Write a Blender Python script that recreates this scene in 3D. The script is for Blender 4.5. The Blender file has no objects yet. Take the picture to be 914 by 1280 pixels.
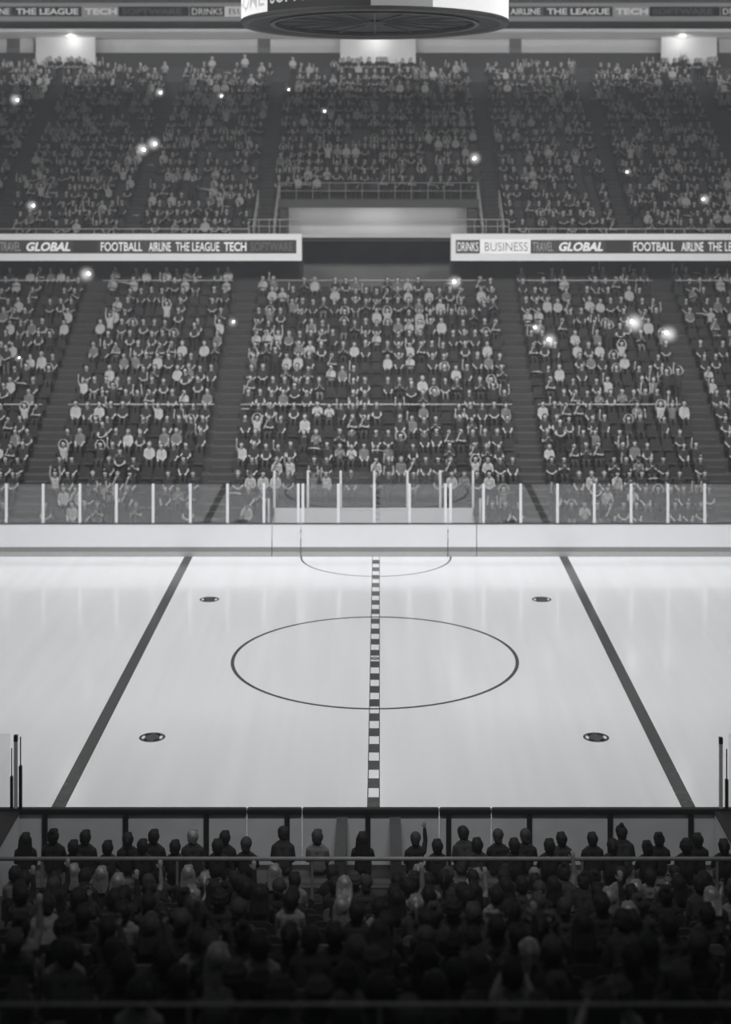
import bpy, bmesh, math, random
import numpy as np
from mathutils import Vector, Matrix

R = random.Random(7)
HAZE = 0.0021
SC = bpy.context.scene
COL = SC.collection
PI = math.pi

# ------------------------------------------------------------------ camera model
CAM_Z = 14.95          # eye height, looking level along +Y with a lens shift down
F = 1830.0
VX, VY = 474.7, 236.0
def PX(x, D): return (x - VX) * D / F
def PZ(y, D): return CAM_Z - (y - VY) * D / F
CX = -0.15             # rink centre
CY = 46.6
FAR, NEAR = 59.5, 32.3  # board faces

# ------------------------------------------------------------------ materials
def nodes(name):
    m = bpy.data.materials.new(name); m.use_nodes = True
    nt = m.node_tree
    b = nt.nodes.get('Principled BSDF')
    return m, nt, b

def mat(name, v, rough=0.6, var=0.12, scale=6.0, bump=0.0, metal=0.0, spec=0.4, tint=(1, 1, 1), stretch=None):
    m, nt, b = nodes(name)
    b.inputs['Roughness'].default_value = rough
    b.inputs['Metallic'].default_value = metal
    b.inputs['Specular IOR Level'].default_value = spec
    tc = nt.nodes.new('ShaderNodeTexCoord')
    n = nt.nodes.new('ShaderNodeTexNoise'); n.inputs['Scale'].default_value = scale
    n.inputs['Detail'].default_value = 3
    src = tc.outputs['Object']
    if stretch:
        mp = nt.nodes.new('ShaderNodeMapping'); mp.inputs['Scale'].default_value = stretch
        nt.links.new(src, mp.inputs['Vector']); src = mp.outputs['Vector']
    nt.links.new(src, n.inputs['Vector'])
    r = nt.nodes.new('ShaderNodeValToRGB')
    r.color_ramp.elements[0].position = 0.3; r.color_ramp.elements[1].position = 0.7
    lo, hi = v * (1 - var), v * (1 + var)
    r.color_ramp.elements[0].color = (lo * tint[0], lo * tint[1], lo * tint[2], 1)
    r.color_ramp.elements[1].color = (hi * tint[0], hi * tint[1], hi * tint[2], 1)
    nt.links.new(n.outputs['Fac'], r.inputs['Fac'])
    nt.links.new(r.outputs['Color'], b.inputs['Base Color'])
    if bump:
        bp = nt.nodes.new('ShaderNodeBump'); bp.inputs['Strength'].default_value = bump
        bp.inputs['Distance'].default_value = 0.01
        nt.links.new(n.outputs['Fac'], bp.inputs['Height']); nt.links.new(bp.outputs['Normal'], b.inputs['Normal'])
    return m

COOL = (0.985, 1.0, 1.03)
def emit(name, v, strength):
    m, nt, b = nodes(name)
    b.inputs['Base Color'].default_value = (v, v, v, 1)
    b.inputs['Emission Color'].default_value = (v, v, v * 1.01, 1)
    b.inputs['Emission Strength'].default_value = strength
    b.inputs['Roughness'].default_value = 0.5
    return m

def glass_mat(name, ior=1.5, tint=0.93):
    m = bpy.data.materials.new(name); m.use_nodes = True
    nt = m.node_tree; nt.nodes.clear()
    o = nt.nodes.new('ShaderNodeOutputMaterial')
    t = nt.nodes.new('ShaderNodeBsdfTransparent'); t.inputs['Color'].default_value = (tint, tint, tint, 1)
    g = nt.nodes.new('ShaderNodeBsdfGlossy'); g.inputs['Roughness'].default_value = 0.02
    f = nt.nodes.new('ShaderNodeFresnel'); ge = nt.nodes.new('ShaderNodeNewGeometry'); mr = nt.nodes.new('ShaderNodeMapRange')
    mr.inputs['To Min'].default_value = ior; mr.inputs['To Max'].default_value = 1 / ior     # same reflectance on both faces of the thin sheet
    nt.links.new(ge.outputs['Backfacing'], mr.inputs['Value']); nt.links.new(mr.outputs['Result'], f.inputs['IOR'])
    mx = nt.nodes.new('ShaderNodeMixShader')
    nt.links.new(f.outputs['Fac'], mx.inputs['Fac'])
    nt.links.new(t.outputs[0], mx.inputs[1]); nt.links.new(g.outputs[0], mx.inputs[2])
    nt.links.new(mx.outputs[0], o.inputs['Surface'])
    return m

M = {}
M['ice'] = mat('ice', 0.80, rough=0.125, var=0.035, scale=1.0, spec=0.5, tint=COOL, stretch=(2.2, 0.12, 1))
M['ice_paint'] = mat('ice_paint', 0.055, rough=0.2, var=0.15, scale=3, spec=0.5, tint=COOL)
M['ice_grey'] = mat('ice_paint_grey', 0.30, rough=0.2, var=0.1, scale=3, spec=0.5)
M['board_white'] = mat('white_board', 0.86, rough=0.35, var=0.02, scale=2, tint=COOL)
M['kick_dark'] = mat('kick_dark', 0.25, rough=0.4, var=0.06)
M['kick_light'] = mat('kick_light', 0.44, rough=0.4, var=0.06)
M['cap_dark'] = mat('cap_dark', 0.07, rough=0.4, tint=COOL)
M['near_back'] = mat('board_back', 0.70, rough=0.6, var=0.06, scale=2, tint=COOL)
M['near_steel'] = mat('near_steel', 0.018, rough=0.5, tint=COOL)
M['post_white'] = mat('post_white', 0.86, rough=0.3, var=0.03, tint=COOL)
M['post_grey'] = mat('post_grey', 0.55, rough=0.4, var=0.05)
M['glass'] = glass_mat('rink_glass', 2.4, 0.96)
M['glass_near'] = glass_mat('near_glass', 1.45, 0.95)
M['glass_box'] = glass_mat('box_glass', 1.75, 0.96)
M['concrete'] = mat('concrete', 0.06, rough=0.85, var=0.12, scale=1.5, bump=0.1)
M['concrete_up'] = mat('concrete_upper', 0.06, rough=0.85, var=0.12, scale=1.5, bump=0.1)
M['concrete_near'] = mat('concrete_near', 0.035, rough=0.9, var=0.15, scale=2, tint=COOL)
M['stair'] = mat('stair_concrete', 0.05, rough=0.8, var=0.1, scale=3)
M['nosing'] = mat('stair_nosing', 0.11, rough=0.6, var=0.08)
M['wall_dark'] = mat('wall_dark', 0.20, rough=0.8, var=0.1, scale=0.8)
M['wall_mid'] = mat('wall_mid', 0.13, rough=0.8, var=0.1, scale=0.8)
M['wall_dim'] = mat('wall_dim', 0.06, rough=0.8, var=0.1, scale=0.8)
M['wall_light'] = mat('wall_light', 0.62, rough=0.6, var=0.05, scale=0.6)
M['ceiling'] = mat('ceiling_dark', 0.05, rough=0.9)
M['far_seat'] = mat('far_seat', 0.048, rough=0.5, var=0.2, scale=0.7)
M['rail'] = mat('rail_metal', 0.55, rough=0.35, var=0.08, spec=0.5)
M['rail_post'] = mat('rail_post', 0.08, rough=0.5)
M['rail_near'] = mat('rail_near_metal', 0.20, rough=0.4, var=0.1)
M['led_white'] = emit('led_white', 0.72, 0.30)
M['led_bright'] = emit('led_bright', 0.8, 0.50)
M['led_dark'] = emit('led_dark', 0.05, 0.35)
M['led_black'] = emit('led_black', 0.03, 0.2)
M['led_grey'] = emit('led_grey', 0.3, 0.6)
M['led_text'] = emit('led_text', 0.8, 0.50)
M['led_text_dim'] = emit('led_text_dim', 0.085, 0.6)
M['led_text_grey'] = emit('led_text_grey', 0.35, 0.4)
M['led_ink'] = emit('led_ink', 0.2, 0.3)
M['roof_frame'] = emit('roof_frame', 0.45, 0.32)
M['score_white'] = emit('score_white', 0.9, 0.62)
M['score_grey'] = emit('score_grey', 0.35, 0.5)
M['score_dark'] = emit('score_dark', 0.05, 0.3)
M['score_faint'] = emit('score_faint', 0.6, 0.5)
M['score_text'] = emit('score_text', 0.5, 0.6)
M['score_under'] = mat('score_under', 0.10, rough=0.6, var=0.2, scale=1.2)
M['score_rib'] = mat('score_rib', 0.24, rough=0.5, var=0.1)
M['score_rim'] = mat('score_rim', 0.16, rough=0.5, var=0.1)
M['lamp'] = emit('lamp_glow', 1.0, 6.0)
M['flash'] = emit('flash_glow', 1.0, 14.0)
M['phone'] = mat('phone_case', 0.03, rough=0.3)
M['seat_dark'] = mat('seat_dark', 0.022, rough=0.45, var=0.15, tint=COOL)
M['seat_pale'] = mat('seat_pale', 0.11, rough=0.5, var=0.1, tint=COOL)
M['seat_leg'] = mat('seat_leg', 0.015, rough=0.4)
M['bench'] = mat('bench_wood', 0.06, rough=0.5, var=0.2, stretch=(1, 12, 12))

# people
def hair_mat(name, v):
    return mat(name, v, rough=0.26 if v > .1 else .6, var=0.35, scale=10, bump=0.6, spec=0.9 if v > .1 else .2, stretch=(9, 9, 1))
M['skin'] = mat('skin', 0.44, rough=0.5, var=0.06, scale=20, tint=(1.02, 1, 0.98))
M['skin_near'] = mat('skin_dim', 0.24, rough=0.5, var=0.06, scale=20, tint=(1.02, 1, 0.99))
M['eye'] = mat('eye_dark', 0.02, rough=0.2)
M['mouth'] = mat('mouth', 0.2, rough=0.4)
M['hair_dark'] = hair_mat('hair_dark', 0.014)
M['hair_mid'] = hair_mat('hair_mid', 0.045)
M['hair_pale'] = hair_mat('hair_pale', 0.17)
M['cloth_white'] = mat('cloth_white', 0.44, rough=0.85, var=0.06, scale=14, bump=0.2)
M['cloth_grey'] = mat('cloth_grey', 0.17, rough=0.85, var=0.1, scale=14, bump=0.2)
M['cloth_dark'] = mat('cloth_dark', 0.034, rough=0.85, var=0.15, scale=14, bump=0.2, tint=COOL)
M['cloth_black'] = mat('cloth_black', 0.018, rough=0.85, var=0.15, scale=14, bump=0.2, tint=COOL)
M['jean'] = mat('jean', 0.05, rough=0.9, var=0.15, scale=14, tint=COOL)
M['shoe'] = mat('shoe', 0.03, rough=0.5)

# ------------------------------------------------------------------ mesh helpers
class MB:
    def __init__(s): s.v = []; s.f = []; s.m = []; s.mats = []
    def mi(s, m):
        if m not in s.mats: s.mats.append(m)
        return s.mats.index(m)
    def add(s, vs, fs, m):
        b = len(s.v); s.v.extend([tuple(p) for p in vs]); k = s.mi(m)
        for f in fs: s.f.append(tuple(i + b for i in f)); s.m.append(k)
        return s
    def box(s, x0, x1, y0, y1, z0, z1, m):
        vs = [(x0, y0, z0), (x1, y0, z0), (x1, y1, z0), (x0, y1, z0), (x0, y0, z1), (x1, y0, z1), (x1, y1, z1), (x0, y1, z1)]
        return s.add(vs, [(0, 3, 2, 1), (4, 5, 6, 7), (0, 1, 5, 4), (1, 2, 6, 5), (2, 3, 7, 6), (3, 0, 4, 7)], m)
    def bar(s, p0, p1, w, m, h=None):          # square bar between two points
        p0, p1 = Vector(p0), Vector(p1); d = (p1 - p0).normalized()
        u = d.cross(Vector((0, 0, 1)))
        if u.length < 1e-4: u = Vector((1, 0, 0))
        u.normalize(); t = u.cross(d).normalized(); h = h or w
        vs = [p + u * (a * w / 2) + t * (b * h / 2) for p in (p0, p1) for a, b in ((-1, -1), (1, -1), (1, 1), (-1, 1))]
        return s.add(vs, [(0, 3, 2, 1), (4, 5, 6, 7), (0, 1, 5, 4), (1, 2, 6, 5), (2, 3, 7, 6), (3, 0, 4, 7)], m)
    def tube(s, pts, r, m, n=8):
        vs = []; fs = []
        pts = [Vector(p) for p in pts]
        for i, p in enumerate(pts):
            d = (pts[min(i + 1, len(pts) - 1)] - pts[max(i - 1, 0)]).normalized()
            u = d.cross(Vector((0, 0, 1)))
            if u.length < 1e-4: u = Vector((1, 0, 0))
            u.normalize(); t = u.cross(d)
            for k in range(n):
                a = 2 * PI * k / n
                vs.append(p + u * (r * math.cos(a)) + t * (r * math.sin(a)))
        for i in range(len(pts) - 1):
            for k in range(n):
                a, b = i * n + k, i * n + (k + 1) % n
                fs.append((a, b, b + n, a + n))
        fs.append(tuple(range(n))[::-1]); e = (len(pts) - 1) * n
        fs.append(tuple(range(e, e + n)))
        return s.add(vs, fs, m)
    def poly_ring(s, c, ro, ri, z, m, n=96, a0=0, a1=2 * PI):
        vs = []; fs = []
        full = abs(a1 - a0 - 2 * PI) < 1e-6
        for k in range(n + (0 if full else 1)):
            a = a0 + (a1 - a0) * k / n
            vs += [(c[0] + ro * math.cos(a), c[1] + ro * math.sin(a), z), (c[0] + ri * math.cos(a), c[1] + ri * math.sin(a), z)]
        for k in range(n):
            i, j = 2 * k, 2 * ((k + 1) % n if full else k + 1)
            fs.append((i, j, j + 1, i + 1))
        return s.add(vs, fs, m)
    def mesh(s, name):
        me = bpy.data.meshes.new(name)
        me.from_pydata(s.v, [], s.f)
        for m in s.mats: me.materials.append(m)
        me.polygons.foreach_set('material_index', s.m)
        me.update()
        return me
    def build(s, name, parent=None, loc=None, bevel=0.0, smooth=False):
        me = s.mesh(name)
        if bevel:
            bm = bmesh.new(); bm.from_mesh(me)
            bmesh.ops.bevel(bm, geom=bm.edges[:], offset=bevel, segments=2, affect='EDGES', clamp_overlap=True)
            bm.to_mesh(me); bm.free()
        if smooth: me.polygons.foreach_set('use_smooth', [True] * len(me.polygons))
        o = bpy.data.objects.new(name, me); COL.objects.link(o)
        if parent: o.parent = parent
        if loc: o.location = loc
        return o

def tag(o, label, cat, group=None, kind=None):
    if label: o['label'] = label
    if cat: o['category'] = cat
    if group: o['group'] = group
    if kind: o['kind'] = kind
    return o
def thing(name, label, cat, loc=(0, 0, 0), rz=0, group=None):
    o = bpy.data.objects.new(name, None); COL.objects.link(o)
    o.location = loc; o.rotation_euler = (0, 0, rz)
    return tag(o, label, cat, group)
def struct(o): o['kind'] = 'structure'; return o
def copy_tree(o, parent=None):
    c = o.copy(); COL.objects.link(c)
    if parent: c.parent = parent
    for ch in list(o.children): copy_tree(ch, c)
    return c
ORD = ['', 'first', 'second', 'third', 'fourth', 'fifth', 'sixth', 'seventh', 'eighth', 'ninth', 'tenth', 'eleventh', 'twelfth', 'thirteenth',
       'fourteenth', 'fifteenth', 'sixteenth', 'seventeenth', 'eighteenth', 'nineteenth', 'twentieth']
def nth(n):
    if n <= 20: return ORD[n]
    t = {20: 'twenty', 30: 'thirty', 40: 'forty', 50: 'fifty'}[n // 10 * 10]
    return t + '-' + ORD[n % 10] if n % 10 else {30: 'thirtieth', 40: 'fortieth', 50: 'fiftieth'}[n]

def text_mesh(txt, x0, x1, z0, z1, ypos, bold=0.0, shear=0.0, serif=False, depth=0.006):
    """lettering fitted to a rectangle on a plane facing -Y"""
    cu = bpy.data.curves.new('t', 'FONT'); cu.body = txt; cu.size = 1; cu.offset = bold; cu.shear = shear; cu.resolution_u = 3
    ob = bpy.data.objects.new('t', cu); COL.objects.link(ob)
    dg = bpy.context.evaluated_depsgraph_get(); dg.update()
    me = bpy.data.meshes.new_from_object(ob.evaluated_get(dg))
    bpy.data.objects.remove(ob); bpy.data.curves.remove(cu)
    vs = np.array([v.co[:] for v in me.vertices]); fs = [tuple(p.vertices) for p in me.polygons]
    bpy.data.meshes.remove(me)
    mn, mx = vs.min(0), vs.max(0)
    if serif:                                   # slab serifs along the head and foot of the stems
        pass
    X = x0 + (vs[:, 0] - mn[0]) / (mx[0] - mn[0]) * (x1 - x0)
    Z = z0 + (vs[:, 1] - mn[1]) / (mx[1] - mn[1]) * (z1 - z0)
    n = len(vs)
    V = [(X[i], ypos, Z[i]) for i in range(n)] + [(X[i], ypos + depth, Z[i]) for i in range(n)]
    Fc = list(fs)
    cnt = {}
    for f in fs:
        for a, b in zip(f, f[1:] + f[:1]):
            k = (min(a, b), max(a, b)); cnt.setdefault(k, []).append((a, b))
    for k, l in cnt.items():
        if len(l) == 1:
            a, b = l[0]; Fc.append((b, a, a + n, b + n))
    return V, Fc

# ------------------------------------------------------------------ SETTING: ice
ice = MB()
XW = 21.0
ice.add([(-XW, NEAR, 0), (XW, NEAR, 0), (XW, FAR, 0), (-XW, FAR, 0)], [(0, 1, 2, 3)], M['ice'])
z1 = 0.003
def decal(x0, x1, y0, y1, m='ice_paint', z=z1):
    ice.add([(x0, y0, z), (x1, y0, z), (x1, y1, z), (x0, y1, z)], [(0, 1, 2, 3)], M[m])
for s in (-1, 1):
    decal(CX + s * 7.62 - 0.17, CX + s * 7.62 + 0.17, NEAR, FAR)
# centre line: ladder of dark blocks with thin edges
decal(CX - 0.155, CX - 0.13, NEAR, FAR); decal(CX + 0.13, CX + 0.155, NEAR, FAR)
y = NEAR
per = 1.15
y = CY - 0.28 - 0.6 - 20 * per
while y < FAR:
    a, b = max(y, NEAR), min(y + 0.6, FAR)
    if b > a and not (CY - 0.3 < (a + b) / 2 < CY + 0.3): decal(CX - 0.13, CX + 0.13, a, b)
    y += per
ice.poly_ring((CX, CY), 4.57, 4.57 - 0.11, z1, M['ice_paint'])
ice.poly_ring((CX, CY), 0.15, 0.10, 0.006, M['ice_paint'], 32)
ice.poly_ring((CX, CY), 0.10, 0.0, 0.006, M['ice_grey'], 32)
ice.poly_ring((CX, FAR), 3.07, 3.0, z1, M['ice_paint'], 64, PI, 2 * PI)
def spot(x, y):
    r = 0.355
    ice.poly_ring((x, y), r, r - 0.07, z1, M['ice_paint'], 40)
    # dark band across the middle with two pale crescents left
    n = 16; vs = []; q = r - 0.075
    for k in range(n + 1):
        t = -1 + 2 * k / n
        yy = y + q * t; hw = min(0.20 , math.sqrt(max(q * q - (q * t) ** 2, 0)) + 0.01)
        vs += [(x - hw, yy, z1), (x + hw, yy, z1)]
    ice.add(vs, [(2 * k, 2 * k + 1, 2 * k + 3, 2 * k + 2) for k in range(n)], M['ice_paint'])
    for sx in (-1, 1):     # close crescents above/below
        for sy in (-1, 1):
            a0, a1 = (0.42, 1.3)
            pts = []
            for k in range(7):
                a = a0 + (a1 - a0) * k / 6
                pts += [(x + sx * (r - 0.07) * math.cos(a), y + sy * (r - 0.07) * math.sin(a), z1),
                        (x + sx * 0.215 * math.cos(a) * 1.0, y + sy * 0.215 * math.sin(a), z1)]
            ice.add(pts, [(2 * k, 2 * k + 2, 2 * k + 3, 2 * k + 1) if sx * sy > 0 else (2 * k, 2 * k + 1, 2 * k + 3, 2 * k + 2) for k in range(6)], M['ice_paint'])
for sx in (-1, 1):
    for sy in (-1, 1):
        spot(CX + sx * 6.05, CY + sy * 6.7)
struct(ice.build('floor'))

# ------------------------------------------------------------------ far boards
def board(name, label, x0, x1, group=None):
    t = thing(name, label, 'rink board', ((x0 + x1) / 2, FAR, 0), 0, group)
    hw = (x1 - x0) / 2
    MB().box(-hw, hw, 0, 0.10, 0.39, 1.31, M['board_white']).build('panel', t)
    MB().box(-hw, hw, -0.004, 0.10, 0.20, 0.388, M['kick_dark']).build('kick_strip', t)
    MB().box(-hw, hw, -0.012, 0.10, 0.0, 0.20, M['kick_light']).build('kick_plate', t)
    MB().box(-hw, hw, -0.01, 0.12, 1.312, 1.35, M['cap_dark']).build('cap_rail', t)
    return t
g = 0.015
bx = [-XW, PX(340, FAR), PX(376, FAR), PX(560, FAR), PX(596, FAR), XW]
board('rink_board', 'long white far rink board left of the penalty box doors', bx[0], bx[1] - g)
board('board_gate', 'narrow white gate at the left end of the far penalty box', bx[1] + g, bx[2] - g)
board('rink_board', 'white far rink board in front of the penalty box, between two gates', bx[2] + g, bx[3] - g)
board('board_gate', 'narrow white gate at the right end of the far penalty box', bx[3] + g, bx[4] - g)
board('rink_board', 'long white far rink board right of the penalty box doors', bx[4] + g, bx[5])

# far glass posts and panes
post_px = [8, 54, 100, 145.5, 191.5, 238, 284.5, 330, 373, 378.7, 423, 468, 512, 557, 563.3, 604.5, 651, 697, 743, 789, 835, 881]
zt = 2.95
px_ext = [8 - 45.8 * k for k in (3, 2, 1)] + post_px + [881 + 46 * k for k in (1, 2, 3)]
for i, p in enumerate(px_ext):
    x = PX(p, FAR + 0.06)
    vis = 0 <= p <= 914
    n = i - 2
    side = 'left' if p < 340 else ('right' if p > 600 else 'centre')
    lab = f'white upright of the far rink glass, {nth(max(n,1))} from the left edge' if vis else 'white upright of the far rink glass beyond the picture edge'
    t = thing('glass_post', lab, 'glass post', (x, FAR + 0.06, 1.35), 0, 'uprights of the far rink glass')
    MB().box(-0.055, 0.055, -0.04, 0.04, 0.0, zt - 1.35, M['post_white']).build('upright', t, bevel=0.012)
    MB().box(-0.06, 0.06, -0.045, 0.045, 0.0, 0.05, M['post_grey']).build('foot_bracket', t)
k = 0
for a, b in zip(px_ext[:-1], px_ext[1:]):
    if b - a < 12: continue
    xa, xb = PX(a, FAR + .06) + 0.058, PX(b, FAR + .06) - 0.058
    if b > 0 and a < 914: k += 1; lab = f'clear pane of the far rink glass, {nth(k)} from the left'
    else: lab = 'clear pane of the far rink glass beyond the picture edge'
    o = MB().box(xa, xb, FAR + 0.054, FAR + 0.066, 1.352, zt - 0.02, M['glass']).build('glass_screen')
    tag(o, lab, 'glass pane', 'panes of the far rink glass')

# penalty / timekeeper box behind the far boards
DB = 62.0
xl, xr = PX(343, DB), PX(591.5, DB)
box = thing('penalty_box', 'white walled penalty box behind the middle of the far boards', 'penalty box', ((xl + xr) / 2, DB, 0))
hw = (xr - xl) / 2
MB().box(-hw, hw, 0, 0.08, 0.0, 1.42, M['board_white']).build('back_wall', box)
MB().box(-hw + .03, -hw + 0.05, -2.34, 0, .121, 1.30, M['glass_box']).build('side_wall', box)
MB().box(hw - 0.05, hw - .03, -2.34, 0, .121, 1.30, M['glass_box']).build('side_wall', box)
MB().box(-hw + .06, hw - .06, -2.34, 0, 0.0, 0.12, M['concrete']).build('box_floor', box)
bn = MB().box(-hw + .5, hw - .5, -0.5, -0.1, 0.50, 0.55, M['bench'])
for q in (-1, -.33, .33, 1): bn.box(q * (hw - .7) - .04, q * (hw - .7) + .04, -0.45, -0.15, .122, .50, M['seat_leg'])
tag(bn.build('bench', None, ((xl + xr) / 2, DB, 0)), 'long wooden bench inside the far penalty box', 'bench')
tall = [343, 385, 426, 468, 509.5, 550.5, 591.5]
for i, p in enumerate(tall):
    x = PX(p, DB)
    t = thing('glass_post', f'taller white upright behind the penalty box, {nth(i+1)} from the left', 'glass post', (x, DB + 0.04, 1.42), 0, 'tall uprights behind the penalty box')
    MB().box(-0.05, 0.05, -0.035, 0.035, 0.0, PZ(588.5, DB) - 1.42, M['post_white']).build('upright', t, bevel=0.012)
    MB().box(-0.055, 0.055, -0.04, 0.04, 0.0, 0.05, M['post_grey']).build('foot_bracket', t)
for i in range(6):
    xa, xb = PX(tall[i], DB) + .053, PX(tall[i + 1], DB) - .053
    o = MB().box(xa, xb, DB + .034, DB + .046, 1.422, PZ(589.5, DB), M['glass_box']).build('glass_screen')
    tag(o, f'taller clear pane behind the penalty box, {nth(i+1)} from the left', 'glass pane', 'tall panes behind the penalty box')
for s, p, lab in ((-1, 336, 'left'), (1, 600.5, 'right')):
    D = FAR + 0.55; x = PX(p, D)
    t = thing('glass_post', f'short white upright just outside the {lab} end of the penalty box', 'glass post', (x, D, 0))
    MB().box(-0.045, 0.045, -0.035, 0.035, 0.0, PZ(623, D), M['post_white']).build('upright', t, bevel=0.01)
    MB().box(-0.07, 0.07, -0.06, 0.06, 0.0, 0.03, M['post_grey']).build('foot_bracket', t)

# ------------------------------------------------------------------ near boards seen from behind
gaps = [PX(309, NEAR), PX(378, NEAR), PX(549, NEAR), PX(614, NEAR)]
edges = [-13.0] + gaps + [13.0]
steel = [56, 157, 258, 359, 460, 561, 662, 763, 864]
NB = NEAR - 0.12
labs = ['long near rink board seen from behind, left of the bench gates', 'left bench gate in the near boards, pale slit each side',
        'middle near board between the two bench gates', 'right bench gate in the near boards, pale slit each side', 'long near rink board seen from behind, right of the bench gates']
for i in range(5):
    a, b = edges[i] + 0.005, edges[i + 1] - 0.005
    if i == 0: a = edges[0]
    if i == 4: b = edges[5]
    t = thing('board_gate' if i in (1, 3) else 'rink_board', labs[i], 'rink board', ((a + b) / 2, NEAR, 0))
    c = (a + b) / 2
    MB().box(a - c, b - c, -0.05, 0.0, 0.0, 1.19, M['near_back']).build('panel', t)
    MB().box(a - c, b - c, -0.14, 0.02, 1.19, 1.31, M['near_steel']).build('cap_rail', t, bevel=0.02)
    for p in steel:
        x = PX(p, NEAR - .1)
        if a < x < b: MB().box(x - c - .055, x - c + .055, -0.13, -0.052, 0.0, 1.19, M['near_steel']).build('frame_post', t)
# bench dividers and end blocks
for p, lab, w in ((428, 'left', 0.11), (494, 'right', 0.11)):
    x = PX(p, NEAR - .1)
    t = thing('bench_divider', f'low dark topped wall dividing the near benches, {lab} of the pair', 'divider', (x, 31.1, 0))
    MB().box(-w, w, -0.95, 1.0, 0.10, 1.13, M['cap_dark']).build('panel', t)
    MB().box(-w - .01, w + .01, -0.97, 1.02, 1.13, 1.17, M['cap_dark']).build('cap_rail', t)
for x0, x1, lab in ((-10.6, PX(25, NEAR - .1), 'left'), (PX(893, NEAR - .1), 10.1, 'right')):
    t = thing('bench_divider', f'broad dark topped wall closing the {lab} end of the near benches', 'divider', ((x0 + x1) / 2, 30.9, 0))
    h = (x1 - x0) / 2
    MB().box(-h, h, -1.25, 1.24, 0.10, 1.24, M['board_white']).build('side_panel', t)
    MB().box(-h - .01, h + .01, -1.27, 1.255, 1.24, 1.28, M['near_steel']).build('cap_rail', t)
# near glass at the picture edges
def near_post(p, D, ztop, zsleeve, w, wl, mt, label, cap=False):
    x = PX(p, D)
    t = thing('glass_post', label, 'glass post', (x, D, 1.31))
    MB().box(-w, w, -w, w, 0, ztop - 1.31, mt).build('upright', t, bevel=0.004)
    if zsleeve: MB().box(-wl, wl, -wl, wl, 0, zsleeve - 1.31, M['near_steel']).build('sleeve', t, bevel=0.008)
    if cap: MB().box(-w * 1.08, w * 1.08, -w * 1.08, w * 1.08, ztop - 1.31 - .13, ztop - 1.305, M['near_steel']).build('top_cap', t)
D = NEAR - 0.05
near_post(19.8, D, PZ(919, D), None, 0.037, 0, M['post_grey'], 'grey dark capped upright ending the near glass at left', True)
near_post(25.7, D, PZ(921, D), PZ(957, D), 0.012, 0.034, M['near_steel'], 'thin dark rod in a short sleeve, right of the capped left upright')
near_post(14.6, D, PZ(935, D), PZ(970, D), 0.010, 0.03, M['near_steel'], 'thin dark rod in a low sleeve, left of the capped left upright')
near_post(901.2, D, PZ(922, D), None, 0.037, 0, M['post_grey'], 'grey dark capped upright ending the near glass at right', True)
near_post(908.6, D, PZ(936, D), PZ(974, D), 0.012, 0.034, M['near_steel'], 'thin dark rod in a sleeve, right of the capped right upright')
for x0, x1, lab in ((-12.0, PX(12.5, D), 'left'), (PX(911, D), 12.0, 'right')):
    o = MB().box(x0, x1, D - .006, D + .006, 1.315, PZ(917, D), M['glass_near']).build('glass_screen')
    tag(o, f'clear near glass pane at the {lab} edge above the boards', 'glass pane')

# ------------------------------------------------------------------ terraces
NEAR_ROWS = 16
def near_row(k): return 28.4 - 1.05 * k, 0.43 + 0.414 * k
nt_ = MB()
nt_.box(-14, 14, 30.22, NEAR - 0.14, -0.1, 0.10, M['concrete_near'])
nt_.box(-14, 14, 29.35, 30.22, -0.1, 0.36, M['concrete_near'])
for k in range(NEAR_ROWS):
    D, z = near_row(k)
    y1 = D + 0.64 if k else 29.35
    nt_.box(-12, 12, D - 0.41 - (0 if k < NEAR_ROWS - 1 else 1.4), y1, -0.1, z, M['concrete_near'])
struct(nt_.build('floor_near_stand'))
LOW_ROWS, UP_ROWS = 20, 22
def low_row(i): return 61.2 + 0.85 * i, 0.55 + 0.47 * i
def up_row(j): return 78.9 + 0.85 * j, 12.0 + 0.476 * j
LOW_AISLES = [-14.95, -7.0, 6.7, 14.75]
UP_AISLES = [-20.8, -13.5, -6.4, 6.3, 13.4, 20.7]
lt = MB()
for i in range(LOW_ROWS):
    D, z = low_row(i)
    y0, y1 = D - 0.62, D + 0.23
    zb = -0.2 if i < 2 else z - 1.5
    segs = [(-22, xl - .12), (xr + .12, 22)] if i < 2 else [(-22, 22)]
    if i == LOW_ROWS - 1: segs = [(-22, PX(333, D)), (PX(608, D), 22)]
    for a, b in segs: lt.box(a, b, y0, y1, zb, z, M['concrete'])
lt.box(-22, xl - .12, FAR + .1, 61.2 - .62, -.2, 0.02, M['concrete'])
lt.box(xr + .12, 22, FAR + .1, 61.2 - .62, -.2, 0.02, M['concrete'])
D19 = low_row(19)[0]
lt.box(PX(333, D19), PX(608, D19), D19 - .62, 82.0, 9.0, low_row(18)[1] + .25, M['concrete'])
struct(lt.build('floor_lower_stand'))
VL, VR = -5.62, 5.5          # upper vomitory
ut = MB()
for j in range(UP_ROWS):
    D, z = up_row(j)
    y0, y1 = D - 0.62, D + 0.23
    for a, b in ([(-28, VL), (VR, 28)] if j < 5 else [(-28, 28)]):
        ut.box(a, b, y0, y1, 11.75 if j < 5 else z - (.47 if j == 5 else .7), z, M['concrete_up'])
ut.box(VL, VR, 78.28, 82.4, 12.15, 12.32, M['concrete_up'])
ut.box(-28, 28, 97.0, 101.0, 21.5, 22.0, M['concrete_up'])
struct(ut.build('floor_upper_stand'))
# slab edge of the vomitory, pale
struct(MB().box(PX(378, 78.2), PX(563, 78.2), 78.12, 78.28, PZ(297, 78.2), PZ(292.5, 78.2), M['wall_light']).build('trim_1'))
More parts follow.
